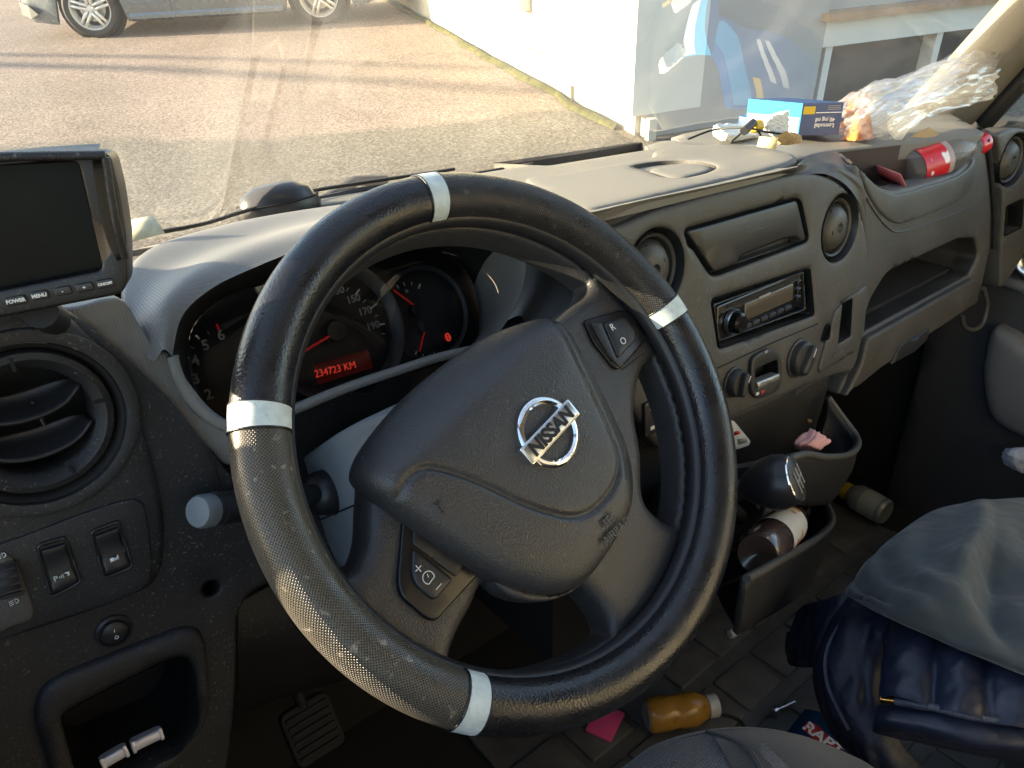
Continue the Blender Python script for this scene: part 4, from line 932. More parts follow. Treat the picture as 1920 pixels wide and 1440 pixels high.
# ================================================================== STEERING WHEEL
ELW = rad(38)
FW = Fr(WHEEL, (1, 0, 0), (0, math.sin(ELW), math.cos(ELW)))
whl = thing('steering_wheel', 'black leather covered steering wheel with four pale reflective bands', 'steering wheel', WHEEL)
RM, RT = .1895, .0185
def rim_mat(name, col, rough, perf):
    m, nt, b = new_mat(name); Lk = nt.links.new
    uv = N(nt, 'ShaderNodeUVMap').outputs[0]; pos = N(nt, 'ShaderNodeNewGeometry').outputs['Position']
    n0 = N(nt, 'ShaderNodeTexNoise', i_Scale=45., i_Detail=6.); Lk(pos, n0.inputs['Vector'])
    rr = ramp(nt, n0.outputs[0], [(.35, (rough-.10,)*3), (.7, (rough+.12,)*3)]); Lk(rr.outputs[0], b.inputs['Roughness'])
    b.inputs['Base Color'].default_value = (*col, 1); b.inputs['Specular IOR Level'].default_value = .55
    if perf:                                # staggered pin-prick embossing, 2.3 mm pitch
        v = N(nt, 'ShaderNodeVectorMath', operation='SCALE'); v.inputs['Scale'].default_value = 1/.0023; Lk(uv, v.inputs[0])
        s = N(nt, 'ShaderNodeSeparateXYZ'); Lk(v.outputs[0], s.inputs[0])
        def dots(off):
            ds = []
            for k in (0, 1):
                a = N(nt, 'ShaderNodeMath', operation='ADD'); Lk(s.outputs[k], a.inputs[0]); a.inputs[1].default_value = off
                f = N(nt, 'ShaderNodeMath', operation='FRACT'); Lk(a.outputs[0], f.inputs[0])
                c = N(nt, 'ShaderNodeMath', operation='SUBTRACT'); Lk(f.outputs[0], c.inputs[0]); c.inputs[1].default_value = .5
                q = N(nt, 'ShaderNodeMath', operation='MULTIPLY'); Lk(c.outputs[0], q.inputs[0]); Lk(c.outputs[0], q.inputs[1]); ds.append(q)
            t = N(nt, 'ShaderNodeMath', operation='ADD'); Lk(ds[0].outputs[0], t.inputs[0]); Lk(ds[1].outputs[0], t.inputs[1]); return t
        d1, d2 = dots(0.), dots(.5)
        mn = N(nt, 'ShaderNodeMath', operation='MINIMUM'); Lk(d1.outputs[0], mn.inputs[0]); Lk(d2.outputs[0], mn.inputs[1])
        r = ramp(nt, mn.outputs[0], [(.02, (1, 1, 1)), (.085, (0, 0, 0))])
        bp = N(nt, 'ShaderNodeBump', i_Strength=.9, i_Distance=.0007, invert=True); Lk(r.outputs[0], bp.inputs['Height'])
        mx = N(nt, 'ShaderNodeMix', data_type='RGBA'); Lk(r.outputs[0], mx.inputs[0]); mx.inputs[6].default_value = (*col, 1); mx.inputs[7].default_value = (col[0]*.25, col[1]*.25, col[2]*.25, 1); nz = N(nt, 'ShaderNodeTexNoise', i_Scale=130., i_Detail=4.); Lk(pos, nz.inputs['Vector']); rz = ramp(nt, nz.outputs[0], [(.64, (0, 0, 0)), (.72, (.8, .8, .8))]); mz = N(nt, 'ShaderNodeMix', data_type='RGBA'); Lk(rz.outputs[0], mz.inputs[0]); Lk(mx.outputs[2], mz.inputs[6]); mz.inputs[7].default_value = (min(1, col[0]*3.2), min(1, col[1]*3.2), min(1, col[2]*3.3), 1); Lk(mz.outputs[2], b.inputs['Base Color'])
    else:
        t = N(nt, 'ShaderNodeTexVoronoi', i_Scale=620., feature='SMOOTH_F1'); Lk(pos, t.inputs['Vector'])
        t2 = N(nt, 'ShaderNodeTexNoise', i_Scale=60., i_Detail=4.); Lk(pos, t2.inputs['Vector'])
        ad = N(nt, 'ShaderNodeMath', operation='MULTIPLY_ADD'); Lk(t2.outputs[0], ad.inputs[0]); ad.inputs[1].default_value = .25; Lk(t.outputs[0], ad.inputs[2])
        bp = N(nt, 'ShaderNodeBump', i_Strength=.3, i_Distance=.0008); Lk(ad.outputs[0], bp.inputs['Height'])
    Lk(bp.outputs[0], b.inputs['Normal']); MATS[name] = m; return m
M_LEA = rim_mat('smooth_leather', (.013, .013, .015), .30, False)
M_PERF = rim_mat('perforated_leather', (.030, .027, .024), .36, True)
M_PERF_SUN = rim_mat('sunlit_perforated_leather', (.098, .087, .068), .36, True)  # lighter copy of the leather, sunlight on the lower-left rim put into its colour
M_BAND = mat('reflective_band', (.60, .68, .66), .5, var=.14, vscale=140, spec=.5, dust=.5, dcol=(.25, .25, .22), dscale=300)
def arc(name, a0, a1, r, m, R=RM, dz=0., n=None, seg=28):
    k = n or max(4, int(abs(a1-a0)/.03)); V = []; f = []; uvs = []
    for i in range(k+1):
        a = a0 + (a1-a0)*i/k
        for j in range(seg+1):
            q = 2*math.pi*j/seg + math.pi   # seam on the inner side
            rr = R + r*math.cos(q); V.append(FW.p(rr*math.cos(a), rr*math.sin(a), r*math.sin(q)+dz)); uvs.append((a*R, q*r))
    for i in range(k):
        for j in range(seg): f.append([i*(seg+1)+j, (i+1)*(seg+1)+j, (i+1)*(seg+1)+j+1, i*(seg+1)+j+1])
    return link_mesh(name, V, f, m, whl, True, uvs)
def wang(px, py, w=.008): u, v = FW.uv(px, py, w); return math.atan2(v, u)
bands = [wang(487, 782), wang(812, 366), wang(1256, 583), wang(886, 1316)]   # left, top, right, bottom
bands = [a % (2*math.pi) for a in bands]
hw = .0075/RM
bl, bt_, br_, bb = bands
ccw = lambda a, b: (a, b if b > a else b + 2*math.pi)
for nm, (s, e), mm in (('smooth_leather_cover', ccw(bt_, bl), M_LEA), ('perforated_cover', ccw(br_, bt_), M_PERF), ('smooth_leather_cover', ccw(bb, br_), M_LEA), ('perforated_cover', ccw(bl, bb), M_PERF_SUN)):
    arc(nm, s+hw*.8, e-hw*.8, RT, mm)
for a in bands:
    arc('reflective_band', a-hw, a+hw, RT+.0007, M_BAND, n=6)
    for s in (-1, 1):                       # stitched welt on both sides of the band
        aa = a + s*hw*1.08
        V, f = tube_geo([FW.p((RM+(RT+.0004)*math.cos(q))*math.cos(aa), (RM+(RT+.0004)*math.cos(q))*math.sin(aa), (RT+.0004)*math.sin(q)) for q in np.linspace(0, 2*math.pi, 28, endpoint=False)], .0008, 6, closed=True)
        link_mesh('band_welt', V, f, M_LEA, whl)
# bare moulded rim showing along the inside edge
V, f = lathe_geo(FW, [(RM-.004, -.015), (RM-.013, -.0165), (RM-.0205, -.012), (RM-.0225, -.004), (RM-.019, .002), (RM-.012, .004)], 96)
link_mesh('inner_rim', V, f, M_DARK2, whl)
# --- spokes and hub body (one moulding, three openings)
wS = -.014
spo = circ(0, 0, RM-.012, 90)
topH = FW.L([(1086, 478), (1112, 512), (1108, 545), (1075, 572), (1040, 600), (980, 640), (800, 760), (705, 870), (692, 930), (688, 1010), (672, 1060), (655, 1080)], wS)
a_s = math.atan2(*topH[-1][::-1]) % (2*math.pi); a_e = math.atan2(*topH[0][::-1]) % (2*math.pi)
Ri = RM-.021
arcp = [A(Ri*math.cos(a), Ri*math.sin(a)) for a in np.linspace(a_s, a_e if a_e < a_s else a_e-2*math.pi, 40)][1:-1]
topP = np.vstack([cr(topH, 4), arcp])
def fit_in(P): 
    P = np.array(P); r = np.linalg.norm(P, axis=1); return P*np.minimum(1, (RM-.0205)/r)[:, None]
topP = fit_in(topP)
rightP = fit_in(cr(FW.L([(1236, 668), (1262, 700), (1288, 770), (1303, 850), (1306, 930), (1294, 975), (1270, 984), (1238, 966), (1212, 930), (1208, 850), (1196, 770), (1208, 700)], wS), 4, True))
botP = fit_in(cr(FW.L([(918, 1088), (888, 1140), (862, 1190), (850, 1238), (880, 1262), (940, 1276), (1010, 1278), (1080, 1262), (1135, 1228), (1153, 1190), (1140, 1150), (1108, 1112), (1080, 1096), (1000, 1100)], wS), 4, True))
M_HUB = mat('grained_airbag_skin', (.043, .042, .043), .36, bump=.38, bscale=950, btype='cell', var=.06, vscale=20, dust=.18, dscale=380)
M_SPOKE = mat('grained_spoke', (.044, .043, .044), .40, bump=.35, bscale=950, btype='cell', dust=.2, dscale=380)
spokes = panel('spoke_body', FW, spo, [topP, rightP, botP], M_SPOKE, whl, w=wS, th=.022, res=.008, bev=.011, zf=lambda V, d: .006*np.clip(1-np.linalg.norm(V, axis=1)/.15, 0, 1))
# --- airbag cover
wH = .012
hub_px = [(1000, 590), (1048, 586), (1085, 606), (1120, 654), (1160, 722), (1198, 792), (1215, 850), (1210, 912), (1188, 970), (1150, 1038), (1108, 1090), (1062, 1112), (1010, 1108), (948, 1088), (880, 1046), (800, 990), (735, 940), (698, 902), (692, 868), (722, 810), (790, 728), (860, 666), (930, 616)]
hubo = cr(FW.L(hub_px, wH), 5, True)
gro1 = cr(FW.L([(1046, 592), (1044, 610), (1060, 650), (1095, 720), (1130, 790), (1150, 840), (1152, 878), (1138, 918), (1106, 955), (1070, 970), (1030, 966), (970, 946), (900, 912), (850, 892), (800, 880), (772, 888), (756, 906), (750, 928)], wH), 5)
def hubz(V, d):
    dome = .012*(1-np.exp(-d/.008)) + .003*np.clip(d/.06, 0, 1)
    g_ = dist(V, gro1, closed=False); dome -= .0032*np.exp(-(g_/.0021)**2)
    for p_, q_, k_ in (((1040, 606), (765, 870), .62), ((1056, 640), (1156, 880), .55)):   # bevelled shoulders left and right of the flat face
        p1_, p2_ = FW.uv(*p_, wH), FW.uv(*q_, wH); e_ = unit(p2_-p1_); n_ = A(-e_[1], e_[0]); n_ = n_ if n_ @ (p1_*.5+p2_*.5 - FW.uv(985, 860, wH)) > 0 else -n_
        sd = (V-p1_) @ n_; dome -= k_*.5*(sd + np.sqrt(sd*sd + .004**2))
    return dome
hub = panel('airbag_cover', FW, hubo, (), M_HUB, whl, w=wH-.006, th=.018, res=.0019, bev=.006, zf=hubz)
low_hub = cr(FW.L([(930, 1075), (1000, 1105), (1062, 1112), (1105, 1090), (1080, 1112), (1040, 1126), (1000, 1126), (955, 1110)], wH-.01), 4, True)
panel('hub_skirt', FW, low_hub, (), M_SPOKE, whl, w=wH-.016, th=.02, res=.01, bev=.004)
# --- badge: ring, bar, lettering
wB = wH + .0105
FBd = FW.px(1029, 810, wB)
du = unit(FW.uv(1072, 768, wB)-FW.uv(988, 858, wB)); FBd = FBd.at(0, 0, 0, math.atan2(du[1], du[0]))
bd = lathe('badge', FBd, [(.0205, -.004), (.0208, .001), (.0225, .0026), (.0245, .0022), (.0262, .0005), (.0265, -.004)], M_CHROME, whl, n=64)
box('badge_bar', FBd, .058, .0135, .007, M_SATIN, bd, w=.0042, r=.0015)
box('badge_bar_edge', FBd, .0595, .0150, .006, M_CHROME, bd, w=.0034, r=.001)
M_BADGETXT = mat('badge_lettering', (.01, .01, .012), .35)
text('badge_lettering', 'NISSAN', FBd, .0145, M_BADGETXT, bd, w=.0043, bold=.0006, sx=.98)
# --- horn symbols and airbag lettering, moulded in the skin
def onhub(px, py, rot=0.): 
    return FW.px(px, py, wH+.0055, rot)
rb = math.atan2(du[1], du[0])
for q in ((826, 952), (1091, 632)):
    fh = onhub(*q, rb+1.57)
    line('horn_symbol', [fh.p(-.004, 0, .0004), fh.p(.002, 0, .0004), fh.p(.0045, .0022, .0004), fh.p(.0045, -.0022, .0004), fh.p(.002, 0, .0004)], .0005, M_HUB, hub, n=5)
    line('horn_symbol', [fh.p(-.002+.0016*math.cos(a), .0014+.0014*math.sin(a), .0004) for a in np.linspace(0, 6.28, 11)], .0004, M_HUB, hub, n=5)
fa = onhub(1144, 985, rb-.12)
text('airbag_lettering', 'SRS', fa.at(.0, .0045, .0022), .0085, M_HUB, hub, ext=.0004, bold=.0002)
text('airbag_lettering', 'AIRBAG', fa.at(.0, -.0055, .0018), .0085, M_HUB, hub, ext=.0004, bold=.0002)
# --- spoke buttons
def spoke_buttons(bez, btn, blank, m_b=M_DARK2):
    b = panel('button_bezel', FW, rc(FW.L(bez, -.0095), .004), (), mat('button_black', (.007, .007, .008), .3), whl, w=-.0095, th=.008, res=.02, bev=.002)
    p = panel('button_pad', FW, rc(FW.L(btn, -.007), .004), (), M_DARK2, b, w=-.0065, th=.006, res=.006, bev=.0025)
    panel('button_blank', FW, rc(FW.L(blank, -.008), .002), (), M_DARK2, b, w=-.0078, th=.005, res=.006, bev=.001)
    return p
lb = spoke_buttons([(756, 968), (775, 962), (905, 1050), (908, 1066), (818, 1166), (800, 1160), (752, 1118), (746, 1090)], [(774, 1026), (852, 1086), (815, 1128), (780, 1098), (772, 1075)], [(776, 985), (872, 1054), (856, 1082), (774, 1020)])
fp = FW.px(784, 1066, -.0065, rb)
for a in (0, 1.57): line('plus_sign', [fp.p(-.0028*math.cos(a), -.0028*math.sin(a), .0005), fp.p(.0028*math.cos(a), .0028*math.sin(a), .0005)], .0004, M_WHITE, lb, n=5)
fp = FW.px(822, 1100, -.0065, rb); line('minus_sign', [fp.p(-.0028, 0, .0005), fp.p(.0028, 0, .0005)], .0004, M_WHITE, lb, n=5)
fp = FW.px(803, 1083, -.0065, rb)
line('limiter_symbol', [fp.p(.0042*math.cos(a), .0042*math.sin(a), .0005) for a in np.linspace(-.6, 4.0, 18)] + [fp.p(.0035, -.0025, .0005)], .0004, M_WHITE, lb, n=5)
line('limiter_symbol', [fp.p(0, 0, .0005), fp.p(.001, .0025, .0005)], .0003, M_WHITE, lb, n=5)
rbn = spoke_buttons([(1096, 600), (1160, 582), (1195, 585), (1212, 632), (1206, 644), (1164, 692), (1152, 690), (1112, 640)], [(1132, 604), (1172, 592), (1194, 622), (1193, 638), (1160, 672)], [(1108, 606), (1128, 604), (1158, 674), (1150, 680)])
text('button_letter', 'R', FW.px(1148, 614, -.0065, rb-.15), .0085, M_WHITE, rbn, w=.0003)
text('button_letter', 'O', FW.px(1168, 640, -.0065, rb-.15), .0085, M_WHITE, rbn, w=.0003)
line('spoke_seam', [FW.p(*FW.uv(*q, -.004), -.0028) for q in ((1120, 648), (1165, 694), (1210, 660))], .0007, M_BLACK, whl)

# ================================================================== COLUMN, STALK
AX = -FW.n                                  # runs forward and down
FCx = Fr(WHEEL + AX*.045, (1, 0, 0), FW.e2)
col = thing('steering_column', 'pale grey steering column cowl with dark collar behind the wheel', 'steering column', WHEEL + AX*.12)
rows = []
for s, hw_, hh in ((.0, .048, .046), (.03, .068, .056), (.10, .078, .062), (.25, .078, .062)):
    o = WHEEL + AX*(.035+s) + A(-.006, 0, 0); sec = [(-1, -.7), (-.8, -1), (.8, -1), (1, -.7), (1, .7), (.8, 1), (-.8, 1), (-1, .7)]
    rows.append([o + A(1, 0, 0)*a*hw_ + FW.e2*b*hh for a, b in sec])
loft('cowl', rows, M_COL, col, nu=4, nv=4, closed=True)
line('cowl_seam', cr([o_ for o_ in (rows[1][0]*.5+rows[1][7]*.5 + A(-.003, 0, 0), rows[2][0]*.5+rows[2][7]*.5 + A(-.003, 0, 0), rows[3][0]*.5+rows[3][7]*.5 + A(-.003, 0, 0))], 4), .0008, M_BLACK, col)
tube('collar', [WHEEL + AX*.018, WHEEL + AX*.05], [.045, .05], M_DARK2, col, n=32)
st0 = U(596, 925, y=.165); st1 = U(370, 960, y=.11)
stk = thing('indicator_stalk', 'black light stalk with silver end cap left of the wheel', 'stalk', st0)
dv = unit(st1-st0); L_ = float(np.linalg.norm(st1-st0))
tube('stalk_boot', [st0 + dv*-.02, st0, st0 + dv*.006], [.022, .019, .012], M_DARK2, stk, n=20)
tube('stalk_arm', [st0, st0 + dv*L_*.55], .0085, M_DARK2, stk, n=16)
tube('stalk_barrel', [st0 + dv*L_*.55, st0 + dv*L_*.6, st0 + dv*(L_-.012)], [.0095, .0124, .0124], M_DARK2, stk, n=24)
tube('stalk_ring', [st0 + dv*(L_-.020), st0 + dv*(L_-.017)], .0130, M_DARK2, stk, n=24)
M_CAPG = mat('stalk_cap', (.16, .18, .195), .4, spec=.5)
tube('stalk_cap', [st0 + dv*(L_-.012), st0 + dv*(L_-.003), st0 + dv*L_, st0 + dv*(L_+.0006)], [.0122, .0122, .0108, .001], M_CAPG, stk, n=24)
tf = Fr(st0 + dv*(L_*.70), -dv, unit(np.cross(CAM-(st0+dv*L_*.7), -dv))); tf = tf if tf.n @ (CAM-tf.o) > 0 else Fr(tf.o, -dv, -tf.e2)
text('stalk_legend', 'AUTO', tf.at(0, -.003, .0122), .0052, M_WHITE, stk, w=.0002)
for k in range(3): line('lamp_symbol', [tf.p(-.006+k*.006 + .0016*math.cos(a), .004+.0016*math.sin(a), .0118) for a in np.linspace(-1.7, 1.7, 8)], .0003, M_WHITE, stk, n=4)
# ================================================================== GEAR LEVER
gk = U(1452, 905, y=-.06)
gl_ = thing('gear_lever', 'black ball gear lever with chromed shift pattern cap on the console', 'gear lever', U(1392, 955, y=.01))
gdir = unit(U(1500, 893, d=.70) - U(1400, 930, d=.78)); 
gdir = unit(MC.T @ A(.78, -.26, -.55))
FG = Fr(gk, unit(np.cross(gdir, A(0, 0, 1))), np.cross(gdir, unit(np.cross(gdir, A(0, 0, 1)))))
FG = FG if FG.n @ gdir > 0 else Fr(FG.o, FG.e1, -FG.e2)
lathe('knob', FG, [(.0095, -.034), (.0115, -.031), (.0150, -.026), (.0205, -.017), (.0255, -.005), (.0268, .004), (.0252, .013), (.0225, .020)], M_GLOSSBLK2 if 'M_GLOSSBLK2' in globals() else mat('knob_black', (.016, .016, .018), .36), gl_, n=40)
cap = lathe('shift_cap', FG, [(.0226, .0196), (.0215, .0215), (.0200, .0222), (0, .0242)], M_DARK2, gl_, n=36)
lathe('cap_ring', FG, [(.0228, .0196), (.0226, .0208), (.0220, .0214), (.0216, .0210)], M_CHROME, gl_, n=40)
for k in (-1, 0, 1): line('shift_pattern', [FG.p(k*.009, -.011, .0240), FG.p(k*.009, .011, .0240)], .0008, M_SILV, cap, n=6)
line('shift_pattern', [FG.p(-.009, 0, .0243), FG.p(.009, 0, .0243)], .0008, M_SILV, cap, n=6)
base_g = U(1385, 968, y=.02)
tube('shaft', [gk - gdir*.036, gk - gdir*.06, base_g], [.011, .0095, .0095], M_DARK2, gl_, n=16)
tube('chrome_sleeve', [gk - gdir*.040, gk - gdir*.049], .0125, M_CHROME, gl_, n=20)
rows = []
for t, r in ((0, .055), (.3, .044), (.55, .032), (.8, .022), (1., .013)):
    p0 = A(.27, .045, .52); p1 = gk - gdir*.058; o = p0*(1-t)+p1*t
    rows.append([o + r*(1+.10*math.sin(5*a+9*t))*(math.cos(a)*A(1, 0, 0) + math.sin(a)*A(0, .6, .8)) for a in np.linspace(0, 2*math.pi, 14, endpoint=False)])
loft('gaiter', rows, mat('gaiter_leather', (.02, .02, .021), .5, bump=.5, bscale=300), gl_, nu=3, nv=4, closed=True)
# ================================================================== FLOOR, PEDALS
M_MAT = mat('rubber_mat', (.10, .096, .09), .6, bump=.5, bscale=500, var=.25, vscale=25, dust=.5, dcol=(.22, .2, .17))
fm = thing('floor_mat', 'black ribbed rubber floor mat with raised rectangular blocks', 'floor mat', (.6, .05, 0))
FF = Fr(A(0, 0, .001), (1, 0, 0), (0, 1, 0))
panel('mat_base', FF, rc([(.14, -.62), (1.14, -.62), (1.14, .34), (.14, .34)], .04), (), M_MAT, fm, w=.004, th=.004, res=.2, bev=.002)
tile = None; tj = box_geo(FF, .088, .058, .006, w=.010, r=.003)
def mat_tile(u, v, su, sv):
    return box('mat_block', FF, su, sv, .006, M_MAT, fm, w=.0095, r=.003, u=u, v=v)
for i in range(9):
    for j, (v, sv) in enumerate(((.285, .045), (.19, .075), (.09, .075), (-.01, .075), (-.11, .075), (-.21, .075))):
        off = 0 if j % 2 else .05
        mat_tile(.20+i*.105+off, v, .092 if j else .035, sv)
        if j == 0: mat_tile(.25+i*.105, v, .035, sv)
pedal = thing('brake_pedal', 'black ribbed rubber pedal in the dark footwell', 'pedal', (-.06, .33, .12))
pc = U(588, 1368, y=.30); FPd = Fr(pc, (1, 0, 0), (0, .6, .8))
panel('pedal_pad', FPd, rc([(-.033, -.036), (.033, -.036), (.033, .036), (-.033, .036)], .012), (), M_RUB, pedal, w=0, th=.012, res=.03, bev=.003)
for k in range(6): box('tread_rib', FPd, .056, .005, .004, M_RUB, pedal, w=.0035, r=.0012, v=-.025+k*.0100)
tube('pedal_arm', [pc - FPd.n*.012 + A(0, .01, .02), pc + A(0, .07, .12), pc + A(.01, .08, .28)], .008, M_SEAL, pedal, n=8)

# ================================================================== SEATS AND CLOTHES
M_SEATA = mat('seat_weave', (.085, .085, .088), .9, bump=.9, bscale=150, btype='ridge', sheen=.3)
M_SEATB = mat('seat_fabric', (.024, .024, .026), .9, bump=.6, bscale=900, sheen=.3)
ds = thing('driver_seat', 'grey fabric driver seat cushion corner in the foreground', 'seat', (.02, -.34, .30))
sa = [[U(a, b, z=z) for a, b, z in r] for r in (
    [(1120, 1480, .50), (1180, 1440, .51), (1240, 1398, .515), (1320, 1376, .515), (1400, 1372, .515)],
    [(1120, 1560, .52), (1200, 1500, .53), (1280, 1450, .535), (1350, 1420, .535), (1440, 1400, .535)],
    [(1120, 1700, .53), (1230, 1620, .54), (1320, 1540, .545), (1400, 1480, .545), (1480, 1440, .54)])]
loft('cushion_centre', sa, M_SEATA, ds, nu=5, nv=5)
sb = [[U(a, b, z=z) for a, b, z in r] for r in (
    [(1330, 1372, .512), (1420, 1366, .512), (1500, 1378, .508), (1570, 1404, .50), (1640, 1440, .49), (1700, 1500, .48)],
    [(1352, 1402, .534), (1430, 1400, .534), (1500, 1412, .53), (1560, 1440, .52), (1610, 1480, .51), (1660, 1540, .50)],
    [(1390, 1480, .546), (1450, 1480, .546), (1500, 1490, .54), (1550, 1520, .535), (1600, 1560, .53), (1640, 1620, .52)])]
loft('cushion_bolster', sb, M_SEATB, ds, nu=5, nv=5)
edge = sa[0][:3] + sb[0]
loft('cushion_side', [edge, [p + A(.004, .012, -.03) for p in edge], [p + A(0, -.005, -.16) for p in edge]], M_SEATB, ds, nu=4, nv=4)
tube('piping', cr([(a*.5+b*.5) + A(0, 0, .001) for a, b in zip([sa[0][3], sa[1][4], sa[2][4]], [sb[0][0], sb[1][0], sb[2][0]])], 5), .0022, M_SEATB, ds, n=6)
# passenger bench under the clothes
pseat = thing('passenger_seat', 'dark passenger bench seat under the piled jackets', 'seat', (.9, -.5, .25))
FS_ = Fr(A(.95, -.48, .40), (1, 0, 0), (0, 1, .0))
panel('cushion', FS_, rc([(-.42, -.30), (.28, -.30), (.28, .22), (-.42, .22)], .06), (), M_SEATB, pseat, w=0, th=.18, res=.1, bev=.03)
link_mesh('backrest', *solid_box_geo((.40, -.95, .38), (1.22, -.80, 1.10)), mat('yellow_bounce_backrest', (.62, .57, .42), .8), pseat, False)  # unseen backrest, coloured pale yellow to bounce warm light onto the dash
# navy quilted jacket
M_NAVY = mat('navy_nylon', (.010, .016, .036), .44, bump=.8, bscale=34, var=.25, vscale=18, spec=.5, bdist=.006)
M_NAVYD = mat('navy_lining', (.006, .010, .024), .55, bump=.8, bscale=38, bdist=.006)
jk = thing('quilted_jacket', 'shiny navy quilted jacket with zip lying on passenger seat', 'jacket', U(1750, 1250, z=.42))
def quilt(rows, name, nq, m, amp=.012, nu=10, nv=10):
    R = np.array([cr(r, nu) for r in rows]); R = cr(list(R), nv); a, b = R.shape[:2]
    du_ = np.gradient(R, axis=1); dv_ = np.gradient(R, axis=0); nn = np.cross(du_, dv_); nn /= np.linalg.norm(nn, axis=2)[..., None] + 1e-12
    toc = CAM - R; sg = np.sign((nn*toc).sum(2)).mean(); nn *= 1 if sg > 0 else -1
    s = np.linspace(0, 1, b)[None, :]; t = np.linspace(0, 1, a)[:, None]
    pu = np.abs(np.sin(math.pi*nq*s))**.55
    wr = .35*np.sin(37*s + 5*t + 2*np.sin(9*t)) * np.sin(11*t+3*s) + .25*np.sin(23*t + 14*s)
    R = R + nn*(amp*(pu*(1+.22*wr)))[..., None]
    P = R.reshape(-1, 3); f = [[i*b+j, i*b+j+1, (i+1)*b+j+1, (i+1)*b+j] for i in range(a-1) for j in range(b-1)]
    return link_mesh(name, P, f, m, jk)
q1 = [[U(1668, 1160, z=.46), U(1730, 1150, z=.475), U(1800, 1175, z=.48), U(1880, 1205, z=.485), U(2000, 1250, z=.49)],
      [U(1655, 1240, z=.47), U(1730, 1225, z=.49), U(1800, 1245, z=.495), U(1880, 1270, z=.50), U(2010, 1310, z=.50)],
      [U(1648, 1318, z=.46), U(1725, 1330, z=.475), U(1800, 1350, z=.48), U(1880, 1362, z=.48), U(2020, 1380, z=.48)]]
quilt(q1, 'quilted_body', 3, M_NAVY, .016)
q2 = [[U(1646, 1322, z=.455), U(1730, 1336, z=.47), U(1810, 1355, z=.475), U(1900, 1368, z=.475), U(2020, 1386, z=.475)],
      [U(1640, 1350, z=.45), U(1730, 1362, z=.465), U(1810, 1382, z=.47), U(1900, 1396, z=.47), U(2020, 1410, z=.47)],
      [U(1636, 1372, z=.425), U(1730, 1384, z=.43), U(1810, 1400, z=.43), U(1900, 1416, z=.43), U(2020, 1430, z=.43)]]
quilt(q2, 'hem', 1, M_NAVY, .006)
zp = cr([p + A(-.002, -.002, .012) for p in q2[0]], 8)
tube('zip', zp, .0035, mat('zip_tape', (.05, .06, .09), .4, bump=.8, bscale=600), jk, n=8)
tube('zip_pull', [zp[0], zp[3]], .004, mat('brass', (.6, .35, .1), .25, metal=1.), jk, n=8)
q3 = [[U(1600, 1130, z=.45), U(1640, 1120, z=.465), U(1690, 1140, z=.47), U(1720, 1160, z=.47)],
      [U(1560, 1190, z=.42), U(1600, 1185, z=.45), U(1640, 1200, z=.455), U(1680, 1220, z=.45)],
      [U(1540, 1270, z=.40), U(1570, 1270, z=.43), U(1620, 1280, z=.435), U(1660, 1300, z=.43)],
      [U(1560, 1350, z=.38), U(1600, 1360, z=.405), U(1640, 1370, z=.41), U(1680, 1390, z=.40)],
      [U(1620, 1420, z=.36), U(1660, 1430, z=.38), U(1690, 1440, z=.385), U(1720, 1440, z=.38)]]
quilt(q3, 'sleeve', 1, M_NAVYD, .022)
q4 = [[U(1600, 1112, z=.44), U(1560, 1130, z=.42), U(1510, 1150, z=.38), U(1475, 1185, z=.36)], [U(1580, 1170, z=.42), U(1550, 1190, z=.40), U(1515, 1205, z=.37), U(1472, 1215, z=.34)], [U(1550, 1260, z=.38), U(1530, 1255, z=.36), U(1505, 1250, z=.34), U(1480, 1235, z=.32)]]
quilt(q4, 'collar_fold', 1, M_NAVYD, .012)
tube('cuff_cord', cr([U(1610, 1135, z=.465), U(1570, 1180, z=.455), U(1548, 1230, z=.45), U(1552, 1290, z=.445), U(1590, 1370, z=.43)], 6), .003, M_NAVY, jk, n=6)
# olive grey rain jacket draped on top
M_OLIVE = mat('olive_shell', (.040, .049, .048), .75, bump=.8, bscale=22, bdist=.010, var=.16, vscale=10, sheen=.2)
oj = thing('olive_jacket', 'olive grey waterproof jacket draped over the navy jacket', 'jacket', U(1750, 1080, z=.5))
ro = [[U(1712, 985, z=.50), U(1760, 958, z=.505), U(1830, 944, z=.505), U(1900, 938, z=.50), U(2000, 935, z=.49)],
      [U(1660, 1030, z=.51), U(1740, 1010, z=.53), U(1820, 1000, z=.535), U(1900, 990, z=.53), U(2010, 985, z=.52)],
      [U(1615, 1075, z=.505), U(1700, 1080, z=.53), U(1790, 1075, z=.54), U(1900, 1070, z=.535), U(2020, 1060, z=.53)],
      [U(1592, 1096, z=.503), U(1690, 1130, z=.528), U(1790, 1150, z=.538), U(1910, 1160, z=.54), U(2030, 1160, z=.53)],
      [U(1600, 1110, z=.498), U(1660, 1140, z=.519), U(1780, 1190, z=.526), U(1910, 1245, z=.531), U(2040, 1290, z=.526)],
      [U(1606, 1122, z=.490), U(1662, 1152, z=.510), U(1780, 1202, z=.517), U(1908, 1256, z=.522), U(2040, 1302, z=.517)]]
ro = [r + [r[-1] + (r[-1]-r[-2])*1.0 + A(0, -.02, -.01)] for r in ro]
R = np.array([cr(r, 9) for r in ro]); R = cr(list(R), 7); a, b = R.shape[:2]
s = np.linspace(0, 1, b)[None, :]; t = np.linspace(0, 1, a)[:, None]
R[..., 2] += .003*np.sin(31*s-17*t+2*np.sin(7*t))*np.sin(math.pi*t) + .007*np.sin(14*s+6*t)*np.sin(math.pi*t) + .004*np.sin(9*t-11*s)*np.sin(math.pi*t) - .012*np.exp(-((s-.50-.08*t)/.04)**2)*np.exp(-((t-.45)/.25)**2) + .010*np.exp(-((s-.42)/.05)**2)*np.exp(-((t-.35)/.3)**2)
